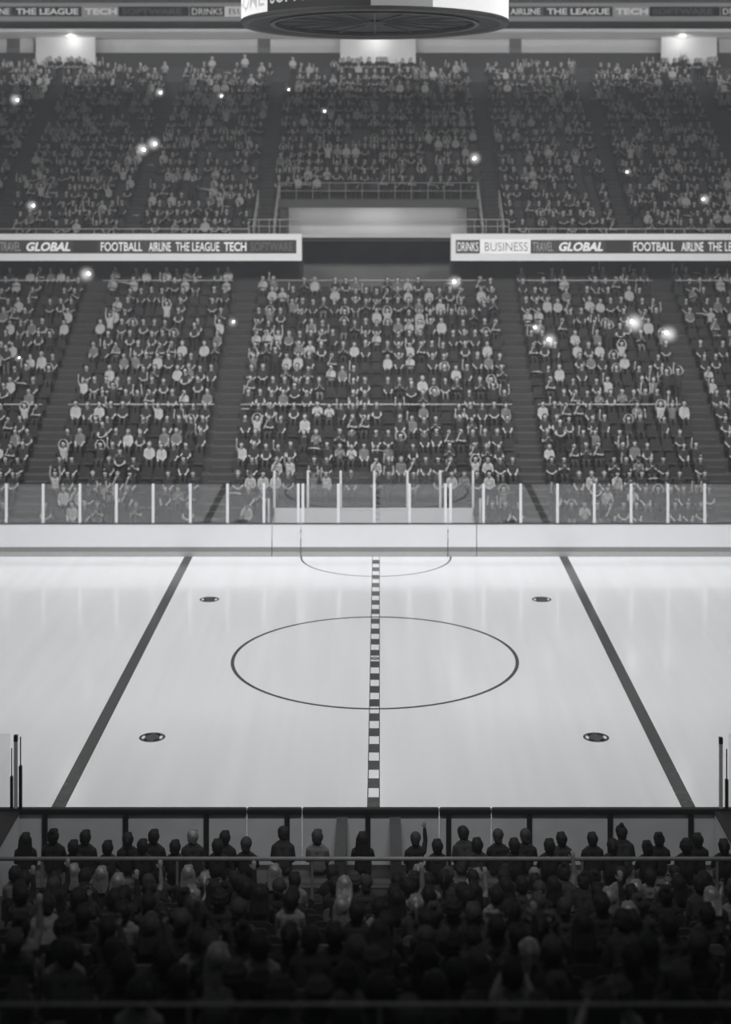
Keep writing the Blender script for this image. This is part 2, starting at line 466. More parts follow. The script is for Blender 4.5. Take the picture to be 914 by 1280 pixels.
# walls
struct(MB().box(-22, PX(379.5, 77.8), 77.75, 77.95, 9.0, 11.75, M['wall_dim']).build('wall_left'))
struct(MB().box(PX(562, 77.8), 22, 77.75, 77.95, 9.0, 11.75, M['wall_dim']).build('wall_right'))
struct(MB().box(-6, 6, 81.0, 81.2, 9.0, 12.15, M['wall_dark']).build('wall_recess'))
struct(MB().box(PX(358, 83.6), PX(585, 83.6), 84.6, 84.8, 12.2, PZ(257, 83.6), M['wall_light']).build('wall_vomitory'))
hd = MB().box(VL, VR, 82.0, 83.0, PZ(259.5, 82.4), up_row(5)[1] - .02, M['wall_mid'])
hd.box(VL, PX(358, 82.2), 82.2, 84.6, 12.32, PZ(259.5, 82.4), M['wall_mid'])
hd.box(PX(585, 82.2), VR, 82.2, 83.2, 12.32, PZ(259.5, 82.4), M['wall_mid'])
struct(hd.build('wall_vomitory_header'))
# top concourse wall
TW = 99.0
tw = MB()
def pan(x0, x1, y0, y1, m, d=0.0, th=.2): tw.box(PX(x0, TW), PX(x1, TW), TW + d, TW + d + th, PZ(y1, TW), PZ(y0, TW), m)
pan(-60, 980, 66.5, 85, M['near_steel'], -0.3)
struct(tw.build('wall_back_low'))
tw = MB()
for a, b in ((-60, 8), (117, 322), (338, 426), (519, 637), (652, 829), (905, 980)):
    pan(a, b, 49, 66.5, M['wall_light'], 0.05); pan(a, b, 34, 49, M['wall_light'], 0.25)
struct(tw.build('wall_back'))
tw = MB()
for a, b in ((8, 25), (322, 338), (637, 652)):
    pan(a, b, 34, 60, M['wall_mid'], 0.1); pan(a, b, 60, 66.5, M['wall_dark'], 0.0)
pan(25, 42, 34, 74, M['wall_light'], 0.0); pan(899, 905, 34, 70, M['wall_light'], 0.0)
struct(tw.build('wall_back_pier'))
LB = 97.6
lb = MB()
for a, b, yb in ((42, 117, 80), (425, 520, 78), (829, 899, 80)):
    lb.box(PX(a, LB), PX(b, LB), LB + .6, LB + .8, PZ(yb, LB), PZ(40, LB), M['wall_light'])
struct(lb.build('wall_alcove'))
struct(MB().box(-28, 28, 92.55, 101, PZ(35, 92.5), PZ(26, 92.5) + .5, M['wall_light']).build('ceiling_soffit'))
struct(MB().box(-28, 28, 92.52, 92.549, PZ(35.5, 92.5), PZ(26, 92.5) + .5, M['wall_mid']).build('trim_2'))
struct(MB().box(-30, 30, 8, 101, 31.0, 31.3, M['ceiling']).build('ceiling'))
oh = MB(); oh.box(-22, PX(377, 76.3), 76.57, 77.75, 11.35, 11.6, M['wall_mid']); oh.box(PX(565, 76.3), 22, 76.57, 77.75, 11.35, 11.6, M['wall_mid'])
oh.box(-28, PX(377, 76.3), 76.57, 78.27, 11.6, 11.97, M['concrete_up']); oh.box(PX(565, 76.3), 28, 76.57, 78.27, 11.6, 11.97, M['concrete_up'])
struct(oh.build('ceiling_overhang'))

# stairs in the aisles (low: two half steps a row)
def stairs(xs, rows, fn, w, first=0):
    s = MB()
    for x in xs:
        for i in range(first, rows - 1):
            D, z = fn(i)
            s.box(x - w, x + w, D - .08, D + .23, z, z + .235, M['stair'])
            s.box(x - w, x + w, D - .09, D - .04, z + .225, z + .245, M['nosing'])
            D2, z2 = fn(i + 1)
            s.box(x - w, x + w, D2 - .63, D2 - .57, z2 - .02, z2 + .01, M['nosing'])
    return s
struct(stairs(LOW_AISLES, LOW_ROWS, low_row, 0.48).build('floor_lower_steps'))
struct(stairs(UP_AISLES, UP_ROWS, up_row, 0.36).build('floor_upper_steps'))

# ------------------------------------------------------------------ railings
def railing(name, label, x0, x1, D, z0, h, m, bars=1, step=1.5, r=0.022, group=None, pm=None):
    t = thing(name, label, 'railing', ((x0 + x1) / 2, D, z0), 0, group)
    w = (x1 - x0) / 2
    MB().tube([(-w, 0, h), (w, 0, h)], r, m).build('top_rail', t, smooth=True)
    for b in range(1, bars): MB().tube([(-w, 0, h * b / bars), (w, 0, h * b / bars)], r * .7, m).build('mid_rail', t)
    n = max(2, int(2 * w / step) + 1)
    for q in range(n):
        x = -w + 2 * w * q / (n - 1)
        MB().tube([(x, 0, 0), (x, 0, h)], r * .7, pm or m, 6).build('post', t)
    return t
D8, z8 = low_row(8)
blocks = [('far left', -21.5, LOW_AISLES[0] - .6), ('left', LOW_AISLES[0] + .6, LOW_AISLES[1] - .6), ('centre', LOW_AISLES[1] + .6, LOW_AISLES[2] - .6),
          ('right', LOW_AISLES[2] + .6, LOW_AISLES[3] - .6), ('far right', LOW_AISLES[3] + .6, 21.5)]
for nm, a, b in blocks:
    D = D8 - .58
    railing('handrail', f'pale handrail crossing the middle of the {nm} lower stand block', a, b, D, z8, PZ(505.5, D) - z8, M['rail'], step=3.5, r=.03, pm=M['rail_post'])
D18, z18 = low_row(18)
for nm, a, b in blocks:
    if nm == 'centre':
        D = D19 - .6; railing('handrail', 'pale handrail along the top of the centre lower block below the dark recess', PX(333, D), PX(608, D), D, low_row(18)[1] + .25, PZ(350.5, D) - low_row(18)[1] - .25, M['rail'], step=2.2, r=.03, pm=M['rail_post'])
    else:
        D = D18 - .58; railing('handrail', f'pale handrail near the top row of the {nm} lower stand block', a, b, D, z18, PZ(350.5, D) - z18, M['rail'], step=3.5, r=.026, pm=M['rail_post'])
Df = 76.45
for a, b, nm in ((-21, PX(312, Df), 'left'), (PX(637, Df), 21, 'right')):
    railing('guard_rail', f'thin guard rail on top of the {nm} ribbon board', a, b, Df, 12.62, PZ(286, Df) - 12.62, M['rail'], step=.95, r=.02)
for a, b, nm in ((PX(310, Df), PX(376, Df), 'left'), (PX(565, Df), PX(637, Df), 'right')):
    railing('guard_rail', f'taller two bar guard rail beside the vomitory, {nm} side', a, b, Df + .25, 12.62, PZ(274.5, Df) - 12.62, M['rail'], 2, step=.55, r=.02)
D5, z5 = up_row(5)
D = D5 - .66
railing('guard_rail', 'two bar guard rail along the top edge of the upper vomitory', VL, VR, D, z5, PZ(228.5, D) - z5, M['rail'], 2, step=.92, r=.022)
def slope_rail(x, label, rows0, rows1, h=.95):
    D0, z0 = up_row(rows0); D1, z1_ = up_row(rows1)
    t = thing('slope_rail', label, 'railing', (x, D0 - .7, z0))
    dy, dz = D1 - D0, z1_ - z0
    MB().tube([(0, 0, h), (0, dy, dz + h)], .035, M['rail']).build('top_rail', t)
    n = rows1 - rows0
    for q in range(n + 1): MB().tube([(0, dy * q / n, dz * q / n), (0, dy * q / n, dz * q / n + h)], .02, M['rail'], 6).build('post', t)
slope_rail(VL + .06 - .1, 'sloping pale rail down the left side of the upper vomitory', 0, 5)
slope_rail(VR + .04, 'sloping pale rail down the right side of the upper vomitory', 0, 5)
slope_rail(6.66, 'sloping aisle rail right of the upper vomitory', 0, 4)
slope_rail(-6.76, 'sloping aisle rail left of the upper vomitory', 0, 4)
# near rails
D = 29.42
railing('handrail', 'pale bench rear handrail crossing in front of the darkened near crowd', -9.5, 9.5, D, .43, PZ(1073.5, D) - .43, M['rail_near'], 1, step=2.4, r=.042)
D = 11.5
railing('handrail', 'dim handrail along the bottom edge in front of the dark stand', -4.5, 4.5, D, near_row(15)[1], PZ(1255.5, D) - near_row(15)[1], M['rail_near'], 2, step=1.5, r=.014)

# ------------------------------------------------------------------ ribbon boards
def ribbon(name, label, x0, x1, D, y_top, y_bot, py0, py1, ads, depth, frame, win):
    """ads: (panel x0, panel x1, panel material, text, text x0, x1, text material, bold, shear)"""
    t = thing(name, label, 'advertising board', (0, 0, 0))
    MB().box(PX(x0, D), PX(x1, D), D, D + depth, PZ(y_bot, D), PZ(y_top, D), frame).build('casing', t)
    Dp = D - 0.02
    for a, b, pm, txt, ta, tb, tm, bold, sh in ads:
        p = MB().box(PX(a, Dp), PX(b, Dp), Dp, D - .001, PZ(py1, Dp), PZ(py0, Dp), pm).build('display_panel', t)
        if txt:
            Dt = Dp - .008
            hgt = py1 - py0
            zb, za = PZ(py1 - hgt * win, Dt), PZ(py0 + hgt * win, Dt)
            V, Fc = text_mesh(txt, PX(ta, Dt), PX(tb, Dt), zb, za, Dt, bold, sh)
            MB().add(V, Fc, tm).build('lettering', p)
    return t
W, Dk, Bk = M['led_white'], M['led_dark'], M['led_black']
T, Td, Tg = M['led_text'], M['led_text_dim'], M['led_text_grey']
Tk = M['led_ink']
def seq(o, end=None):
    return [(-96 + o, -66 + o, Dk, 'DRINKS', -94 + o, -68 + o, T, .0, 0),
            (-65.5 + o, -3 + o, M['led_bright'], 'BUSINESS', -60 + o, -6 + o, Tk, 0, 0),
            (-2.5 + o, 28 + o, Dk, 'TRAVEL', 0 + o, 25.6 + o, Tg, .0, 0),
            (28.1 + o, 90.9 + o, Dk, 'GLOBAL', 33 + o, 88 + o, M['led_bright'], .035, .25),
            (91 + o, 122 + o, Bk, None, 0, 0, None, 0, 0),
            (122.1 + o, 182 + o, Dk, 'FOOTBALL', 126 + o, 178 + o, T, .012, 0),
            (182.1 + o, 216 + o, Dk, 'AIRLINE', 186 + o, 213.6 + o, T, .012, 0),
            (216.1 + o, 277 + o, Dk, 'THE LEAGUE', 219.5 + o, 274.5 + o, T, .008, 0),
            (277.1 + o, 308.9 + o, Dk, 'TECH', 280 + o, 308 + o, T, .02, 0),
            (309 + o, 370.5 + o, Bk, 'SOFTWARE', 313 + o, 366 + o, Td, .02, 0)]
DF_ = 76.0
ribbon('ribbon_board', 'white framed advertising ribbon left of the dark recess, ending in SOFTWARE', -105, 377, DF_, 292.5, 326, 300, 316.7, seq(0), .55, W, .16)
ribbon('ribbon_board', 'white framed advertising ribbon right of the dark recess, starting with DRINKS', 564, 1045, DF_, 292.5, 326, 300, 316.7, seq(666), .55, W, .16)
# roof ribbon
DR = 92.0
ro = []
for o in (-664, 0, 664):
    ro += [(637 - 664 + o, 678 - 664 + o, Dk, 'AIRLINE', 638 - 664 + o, 676 - 664 + o, T, .02, 0),
           (14.5 + o, 102 + o, Dk, 'THE LEAGUE', 20 + o, 98 + o, M['led_bright'], .03, 0),
           (102.5 + o, 147 + o, M['led_grey'], 'TECH', 106 + o, 146 + o, M['led_bright'], .03, 0),
           (148 + o, 236 + o, Bk, 'SOFTWARE', 152 + o, 227 + o, Td, .03, 0),
           (237 + o, 280.5 + o, Dk, 'DRINKS', 240 + o, 278 + o, M['led_bright'], .0, 0),
           (281 + o, 371 + o, M['led_bright'], 'BUSINESS', 286 + o, 366 + o, Tk, 0, 0),
           (371.5 + o, 410 + o, Dk, 'TRAVEL', 374 + o, 408 + o, Tg, .0, 0),
           (410.5 + o, 499 + o, Dk, 'GLOBAL', 414 + o, 494 + o, M['led_bright'], .035, .25),
           (499.5 + o, 545 + o, Bk, None, 0, 0, None, 0, 0),
           (545.5 + o, 636.5 + o, Dk, 'FOOTBALL', 549 + o, 630 + o, T, .02, 0)]
ro = [a for a in ro if a[1] > -60 and a[0] < 970]
ribbon('ribbon_board', 'long grey framed advertising ribbon hung under the roof behind the scoreboard', -80, 1000, DR, 3.5, 25.5, 8.3, 20.3, ro, .5, M['roof_frame'], .17)

# ------------------------------------------------------------------ scoreboard
SX, SY, SR, SZ = CX, CY, 4.24, PZ(11, CY - 4.24)
sb = thing('scoreboard', 'round centre hung scoreboard with white and dark panels above the ice', 'scoreboard', (SX, SY, SZ))
def ang_for(px):       # angle (0 = towards the camera, + to the right) whose image x is px
    lo, hi = -1.45, 1.45
    for _ in range(50):
        a = (lo + hi) / 2
        x = VX + (SX + SR * math.sin(a)) * F / (SY - SR * math.cos(a))
        if x < px: lo = a
        else: hi = a
    return a
def arc_panel(a0, a1, z0, z1, r0, r1, m, name):
    n = max(3, int((a1 - a0) / .06)); vs = []; fs = []
    for k in range(n + 1):
        a = a0 + (a1 - a0) * k / n
        for r, z in ((r1, z0), (r1, z1), (r0, z1), (r0, z0)): vs.append((r * math.sin(a), -r * math.cos(a), z))
    for k in range(n):
        for q in range(4): fs.append((4 * k + q, 4 * k + (q + 1) % 4, 4 * k + 4 + (q + 1) % 4, 4 * k + 4 + q))
    fs += [(0, 3, 2, 1), (4 * n, 4 * n + 1, 4 * n + 2, 4 * n + 3)]
    return MB().add(vs, fs, m).build(name, sb)
cut = [ang_for(334), ang_for(464), ang_for(542)]
segs = [(-1.75, cut[0], 'score_white'), (cut[0], cut[1], 'score_dark'), (cut[1], cut[2], 'score_grey'), (cut[2], 1.75, 'score_white'),
        (1.75, 2.6, 'score_dark'), (2.6, 3.7, 'score_grey'), (3.7, 2 * PI - 1.75, 'score_dark')]
def arc_text(txt, a0, a1, z0, z1, m, parent, bold=.02):
    V, Fc = text_mesh(txt, a0, a1, z0, z1, 0, bold)
    V = [((SR + .012 - y) * math.sin(x), -(SR + .012 - y) * math.cos(x), z) for x, y, z in V]
    MB().add(V, Fc, m).build('lettering', parent)
HS = 1.75
for i, (a0, a1, m) in enumerate(segs):
    p = arc_panel(a0 + .004, a1 - .004, .10, HS, SR - .12, SR, M[m], 'screen_panel')
    if i == 1: arc_text('SOFTWARE', ang_for(338), ang_for(428), .31, .78, M['score_text'], p)
    if i == 0: arc_text('HOME', ang_for(302), ang_for(331), .3, .74, M['score_faint'], p)
rim = MB()
n = 96
def ringseg(mb, prof, m):
    vs = []; fs = []; L = len(prof)
    for k in range(n):
        a = 2 * PI * k / n
        for r, z in prof: vs.append((r * math.sin(a), -r * math.cos(a), z))
    for k in range(n):
        for q in range(L - 1):
            i, j = k * L + q, ((k + 1) % n) * L + q
            fs.append((i, j, j + 1, i + 1))
    mb.add(vs, fs, m)
ringseg(rim, [(SR + .02, .10), (SR + .03, .02), (SR - .02, -.03), (SR - .25, -.03), (SR - .28, .06)], M['score_rim'])
rim.build('bottom_rim', sb, smooth=True)
un = MB(); ringseg(un, [(SR - .26, .05), (SR - 1.0, .05), (SR - 1.0, .12), (0.4, .12), (0.4, .06), (0.001, .06)], M['score_under']); un.build('underside', sb)
rb = MB(); ringseg(rb, [(SR - .92, .04), (SR - .92, -.01), (SR - 1.05, -.01), (SR - 1.05, .1)], M['score_rib']); rb.build('inner_ring', sb)
for k in range(16):
    a = 2 * PI * k / 16
    MB().bar((.4 * math.sin(a), -.4 * math.cos(a), .09), ((SR - 1.02) * math.sin(a), -(SR - 1.02) * math.cos(a), .09), .035, M['score_rib']).build('radial_rib', sb)
tp = MB(); ringseg(tp, [(SR + .03, HS), (SR + .03, HS + .12), (SR - .3, HS + .2), (.3, HS + .9), (.001, HS + .9)], M['score_rim']); tp.build('top_cover', sb)
for a in (.8, 2.36, 3.93, 5.5):
    MB().tube([(2.6 * math.sin(a), -2.6 * math.cos(a), HS + .3), (2.0 * math.sin(a), -2.0 * math.cos(a), 31.0 - SZ)], .03, M['near_steel']).build('hanger_cable', sb)

# ------------------------------------------------------------------ lamps at the top concourse and vomitory, plus added fill lights
def lamp_thing(px, py, D, label):
    t = thing('ceiling_lamp', label, 'lamp', (PX(px, D), D, PZ(py, D)))
    s = MB(); vs = []; fs = []
    prof = [(0.5, 0), (.42, .12), (.25, .22), (.1, .26), (.001, .26)]
    def lathe(prof, m, nm):
        b = MB(); vs = []; fs = []; L = len(prof)
        for k in range(20):
            a = 2 * PI * k / 20
            for r, z in prof: vs.append((r * math.cos(a), r * math.sin(a), z))
        for k in range(20):
            for q in range(L - 1):
                i, j = k * L + q, ((k + 1) % 20) * L + q; fs.append((i, j, j + 1, i + 1))
        return b.add(vs, fs, m).build(nm, t, smooth=True)
    lathe([(.56, 0.02), (.5, .16), (.3, .27), (.001, .3)], M['post_grey'], 'shade')
    lathe([(.5, -.02), (.3, -.08), (.001, -.1)], M['lamp'], 'diffuser')
def area(name, loc, size, energy, rot=(0, 0, 0), sy=None, spread=None):
    l = bpy.data.lights.new(name, 'AREA'); l.energy = energy; l.size = size
    if sy: l.shape = 'RECTANGLE'; l.size_y = sy
    if spread: l.spread = spread
    o = bpy.data.objects.new(name, l); COL.objects.link(o); o.location = loc; o.rotation_euler = rot
    return o
def point(name, loc, energy, r=.15):
    l = bpy.data.lights.new(name, 'POINT'); l.energy = energy; l.shadow_soft_size = r
    o = bpy.data.objects.new(name, l); COL.objects.link(o); o.location = loc
for px, lab in ((90, 'bright lamp above the left lit concourse doorway'), (470, 'bright lamp above the middle lit concourse doorway'), (852, 'bright lamp above the right lit concourse doorway')):
    lamp_thing(px, 38.5, LB + .1, lab)
    point('doorway_light', (PX(px, LB), LB - .35, PZ(47, LB)), 48)
area('vomitory_wash', (PX(470, 83.6), 83.56, 13.86), 10.0, 46, (math.radians(25), 0, 0), .3)
area('vomitory_centre', (PX(470, 83.6), 83.56, 13.86), 2.4, 10, (math.radians(20), 0, 0), .3)
area('concourse_fill', (0, 92.8, PZ(35, 92.5) - 1.0), 54, 700, (math.radians(84), 0, 0), .2)  # added strip that brightens the concourse back wall, no fixture
area('concourse_uplight', (0, 97.6, 22.6), 54, 160, (math.radians(180), 0, 0), .2)
area('near_fill', (0, 14, 29), 10, 360, (0, 0, 0), 8)  # added fill lifting the dark near stand, no fixture there
area('bench_fill', (0, 16, 25), 8, 330, (math.radians(34), 0, 0), 2, math.radians(70))  # added fill aimed at the backs of the near boards

# rink floods
for x in (-18, -6, 6, 18):
    for y_, e in ((37, 720), (46, 640), (55, 700)):
        area('rink_flood', (x, y_, 25.5), 3.5, e * .56, (math.radians({37: 16, 46: 8, 55: 2}[y_]), 0, 0), 3.5, math.radians(100))
# fill lights added to brighten the far stand and boards
for x in (-14, 0, 14):
    area('stand_fill', (x, 50, 27.0), 4, 1150, (math.radians(43), 0, 0), 3, math.radians(88))

# ------------------------------------------------------------------ PEOPLE
def V3(*a): return np.array(a, float)
def hand(caps, w, d, nrm, reg='skin', curl=25):
    d = d / np.linalg.norm(d); nrm = nrm - d * nrm.dot(d); nrm /= np.linalg.norm(nrm)
    th = np.cross(d, nrm)
    for s_ in (-.022, 0, .022):
        caps.append((w + d * .01 + th * s_ * .6, .019, w + d * .085 + th * s_, .016, 'skin'))
    for j, L in enumerate((.068, .078, .072, .056)):
        b = w + d * .088 + th * (.033 - .022 * j)
        p = b
        for q, (fr, an) in enumerate(((.45, curl * .6), (.32, curl * 1.6), (.23, curl * 2.3))):
            a = math.radians(an)
            e = p + (d * math.cos(a) + nrm * math.sin(a)) * (L * fr)
            caps.append((p, .0098 - .0008 * q, e, .0092 - .0008 * q, 'skin')); p = e
    b = w + d * .03 + th * .03
    e = b + (d * .55 + th * .75 + nrm * .35) * .042
    caps.append((b, .014, e, .012, 'skin')); caps.append((e, .012, e + (d * .85 + th * .3 + nrm * .35) * .032, .0095, 'skin'))

ARMS = {   # elbow, wrist, hand direction, palm normal (right side, x>0, facing +Y)
    'rest': ((.212, .03, .715), (.14, .22, .64), (-.1, 1, -.12), (0, 0, -1)),
    'clasp': ((.222, .07, .73), (.10, .25, .665), (-1, .45, -.1), (0, -.3, -1)),
    'up': ((.222, .06, 1.20), (.195, .07, 1.45), (0, 0, 1), (0, 1, 0)),
    'ring': ((.225, .04, 1.20), (.115, .05, 1.40), (-1, 0, .35), (0, .2, -1)),
    'chin': ((.20, .17, .76), (.085, .155, 1.00), (-.2, 0, 1), (-.6, -1, 0)),
    'clap': ((.215, .12, .76), (.055, .30, .90), (-.05, .5, 1), (-1, 0, 0)),
    'phone': ((.21, .18, .84), (.09, .34, 1.08), (0, .15, 1), (-.3, -1, 0)),
    'wave': ((.222, .08, 1.15), (.205, .12, 1.40), (0, 0, 1), (0, 1, 0)),
    'point': ((.455, .05, 1.03), (.70, .09, 1.05), (1, .1, 0), (0, 0, -1)),
    'fold': ((.215, .07, .76), (.03, .185, .80), (-1, .1, .05), (0, -1, 0)),
}
HC, HSC = V3(0, 0, 1.19), 1.13
def skeleton(right, left, lean=0, stand=False):
    up, lo = [], []
    U = up.append
    # torso
    U((V3(-.07, .01, .59), .108, V3(.07, .01, .59), .108, 'top'))
    for s in (-1, 1):
        U((V3(s * .055, 0, .60), .112, V3(s * .06, -.005, .78), .105, 'top'))
        U((V3(s * .06, -.005, .78), .108, V3(s * .095, -.01, .93), .088, 'top'))
    U((V3(s * .05, -.02, 1.01), .05, V3(s * .155, -.012, .955), .062, 'top'))
    U((V3(-.1, -.01, .95), .085, V3(.1, -.01, .95), .085, 'top'))
    U((V3(0, -.012, .99), .066, V3(0, .008, 1.10), .058, 'skin'))
    U((V3(0, -.012, .99), .070, V3(0, -.008, 1.035), .062, 'top'))
    # head
    U((V3(0, .005, 1.262), .088, V3(0, -.012, 1.245), .088, 'head'))
    U((V3(-.012, .03, 1.268), .076, V3(.012, .03, 1.268), .076, 'head'))
    U((V3(0, .045, 1.215), .062, V3(0, .062, 1.158), .043, 'head'))
    U((V3(-.02, .035, 1.165), .05, V3(.02, .035, 1.165), .05, 'head'))
    U((V3(0, .103, 1.232), .009, V3(0, .114, 1.203), .0125, 'head'))
    U((V3(-.014, .1, 1.173), .0085, V3(.014, .1, 1.173), .0085, 'mouth'))
    for s in (-1, 1):
        U((V3(s * .084, .01, 1.245), .013, V3(s * .08, .012, 1.205), .009, 'head'))
        U((V3(s * .088, .002, 1.245), .010, V3(s * .086, .0, 1.225), .010, 'head'))
        U((V3(s * .028, .0915, 1.236), .0085, V3(s * .037, .0885, 1.236), .0085, 'eye'))
    hs = lambda p: (p - HC) * HSC + HC - V3(0, 0, .032)
    up = [(hs(p), r * HSC, hs(q), s2 * HSC, g_) if g_ in ('head', 'eye', 'mouth') else (p, r, q, s2, g_) for p, r, q, s2, g_ in up]
    for s in (-1, 1): up.append((V3(s * .03, -.018, 1.055), .05, V3(s * .12, -.016, .995), .056, 'top'))
    for side, nm in ((1, right), (-1, left)):
        e, w, d, n = [V3(*q) for q in ARMS[nm]]
        m = V3(1, 1, 1)
        sh = V3(.170, -.012, .95)
        arm = []
        mid = sh + (e - sh) * .55
        arm.append((sh, .060, mid, .050, 'sleeve')); arm.append((mid, .050, e, .041, 'upper'))
        f1 = e + (w - e) * .35
        arm.append((e, .041, f1, .042, 'fore')); arm.append((f1, .042, w, .027, 'fore'))
        hand(arm, w, d, n)
        for p, r, q, s_, g_ in arm:
            if side < 0: p, q = p * V3(-1, 1, 1), q * V3(-1, 1, 1)
            up.append((p, r, q, s_, g_))
    if stand: legs = [((.088, .0, .56), .088), ((.095, .015, .14), .062), ((.095, -.02, -.05), .056), ((.098, -.02, -.31), .04)]
    for s in (-1, 1):
        if stand:
            P = [V3(s * x, y, z) for (x, y, z), _ in legs]; rr = [r for _, r in legs]
            for a in range(3): lo.append((P[a], rr[a], P[a + 1], rr[a + 1], 'leg'))
            lo.append((V3(s * .1, -.03, -.355), .04, V3(s * .115, .13, -.365), .032, 'shoe'))
        else:
            lo.append((V3(s * .085, .0, .555), .092, V3(s * .1, .20, .545), .082, 'leg'))
            lo.append((V3(s * .1, .20, .545), .082, V3(s * .105, .43, .525), .058, 'leg'))
            lo.append((V3(s * .105, .43, .525), .058, V3(s * .105, .445, .34), .055, 'leg'))
            lo.append((V3(s * .105, .445, .34), .055, V3(s * .105, .425, .10), .038, 'leg'))
            lo.append((V3(s * .105, .40, .045), .04, V3(s * .115, .55, .037), .032, 'shoe'))
    if stand:
        lo.append((V3(-.06, 0, .55), .1, V3(.06, 0, .55), .1, 'leg'))
    if lean:
        c, s_ = math.cos(lean), math.sin(lean)
        def rot(p):
            y, z = p[1], p[2] - .56
            return V3(p[0], y * c + z * s_, .56 - y * s_ + z * c)
        up = [(rot(p), r, rot(q), s2, g_) for p, r, q, s2, g_ in up]
    caps = up + lo
    if stand:
        dz = V3(0, 0, .40)
        caps = [(p + dz, r, q + dz, s2, g_) for p, r, q, s2, g_ in caps]
    return caps

def capsule_mesh(caps, n=12, rings=3):
    vs, fs = [], []
    for p, r, q, s, _ in caps:
        d = q - p; L = np.linalg.norm(d)
        d = d / L if L > 1e-6 else V3(0, 0, 1)
        u = np.cross(d, V3(0, 0, 1)); 
        if np.linalg.norm(u) < 1e-4: u = V3(1, 0, 0)
        u /= np.linalg.norm(u); t = np.cross(d, u)
        prof = [(p, r, -math.cos(a), math.sin(a)) for a in (PI / 2 * k / rings for k in range(1, rings + 1))] + \
               [(q, s, math.sin(a), math.cos(a)) for a in (PI / 2 * k / rings for k in range(0, rings))]
        b = len(vs)
        vs.append(p - d * r)
        for c, rad, ax, ra in prof:
            for k in range(n):
                a = 2 * PI * k / n
                vs.append(c + d * (rad * ax) + (u * math.cos(a) + t * math.sin(a)) * (rad * ra))
        vs.append(q + d * s)
        m = len(prof)
        for k in range(n): fs.append((b, b + 1 + (k + 1) % n, b + 1 + k))
        for i in range(m - 1):
            for k in range(n):
                a0, a1 = b + 1 + i * n + k, b + 1 + i * n + (k + 1) % n
                fs.append((a0, a1, a1 + n, a0 + n))
        e = b + 1 + m * n
        for k in range(n): fs.append((e, e - n + k, e - n + (k + 1) % n))
    return vs, fs

def fuse(caps, voxel, target, smooth=2):
    """one continuous surface around all the capsules"""
    vs, fs = capsule_mesh(caps)
    me = bpy.data.meshes.new('fuse'); me.from_pydata([tuple(v) for v in vs], [], fs); me.update()
    ob = bpy.data.objects.new('fuse', me); COL.objects.link(ob)
    md = ob.modifiers.new('r', 'REMESH'); md.mode = 'VOXEL'; md.voxel_size = voxel
    if smooth:
        sm = ob.modifiers.new('s', 'SMOOTH'); sm.iterations = smooth; sm.factor = .5
    dg = bpy.context.evaluated_depsgraph_get(); dg.update()
    nf = len(ob.evaluated_get(dg).data.polygons)
    if target and nf * 2 > target:
        dc = ob.modifiers.new('d', 'DECIMATE'); dc.ratio = min(1, target / (2.0 * nf))
        dg = bpy.context.evaluated_depsgraph_get(); dg.update()
    out = bpy.data.meshes.new_from_object(ob.evaluated_get(dg))
    bpy.data.objects.remove(ob); bpy.data.meshes.remove(me)
    nv = len(out.vertices); co = np.empty(nv * 3); out.vertices.foreach_get('co', co); co = co.reshape(-1, 3)
    nr = np.empty(nv * 3); out.vertices.foreach_get('normal', nr); nr = nr.reshape(-1, 3)
    faces = [tuple(p.vertices) for p in out.polygons]
    bpy.data.meshes.remove(out)
    return co, nr, faces

def regions(co, faces, caps):
    cen = np.array([co[list(f)].mean(0) for f in faces])
    best = np.full(len(cen), 1e9); reg = np.zeros(len(cen), int)
    for i, (p, r, q, s, g_) in enumerate(caps):
        d = q - p; L2 = max(d.dot(d), 1e-9)
        t = np.clip(((cen - p) @ d) / L2, 0, 1)
        dist = np.linalg.norm(cen - (p + t[:, None] * d), axis=1) - (r + (s - r) * t)
        if g_ in ('eye', 'mouth'): dist = dist - .0015
        m = dist < best; best[m] = dist[m]; reg[m] = i
    return [caps[i][4] for i in reg]

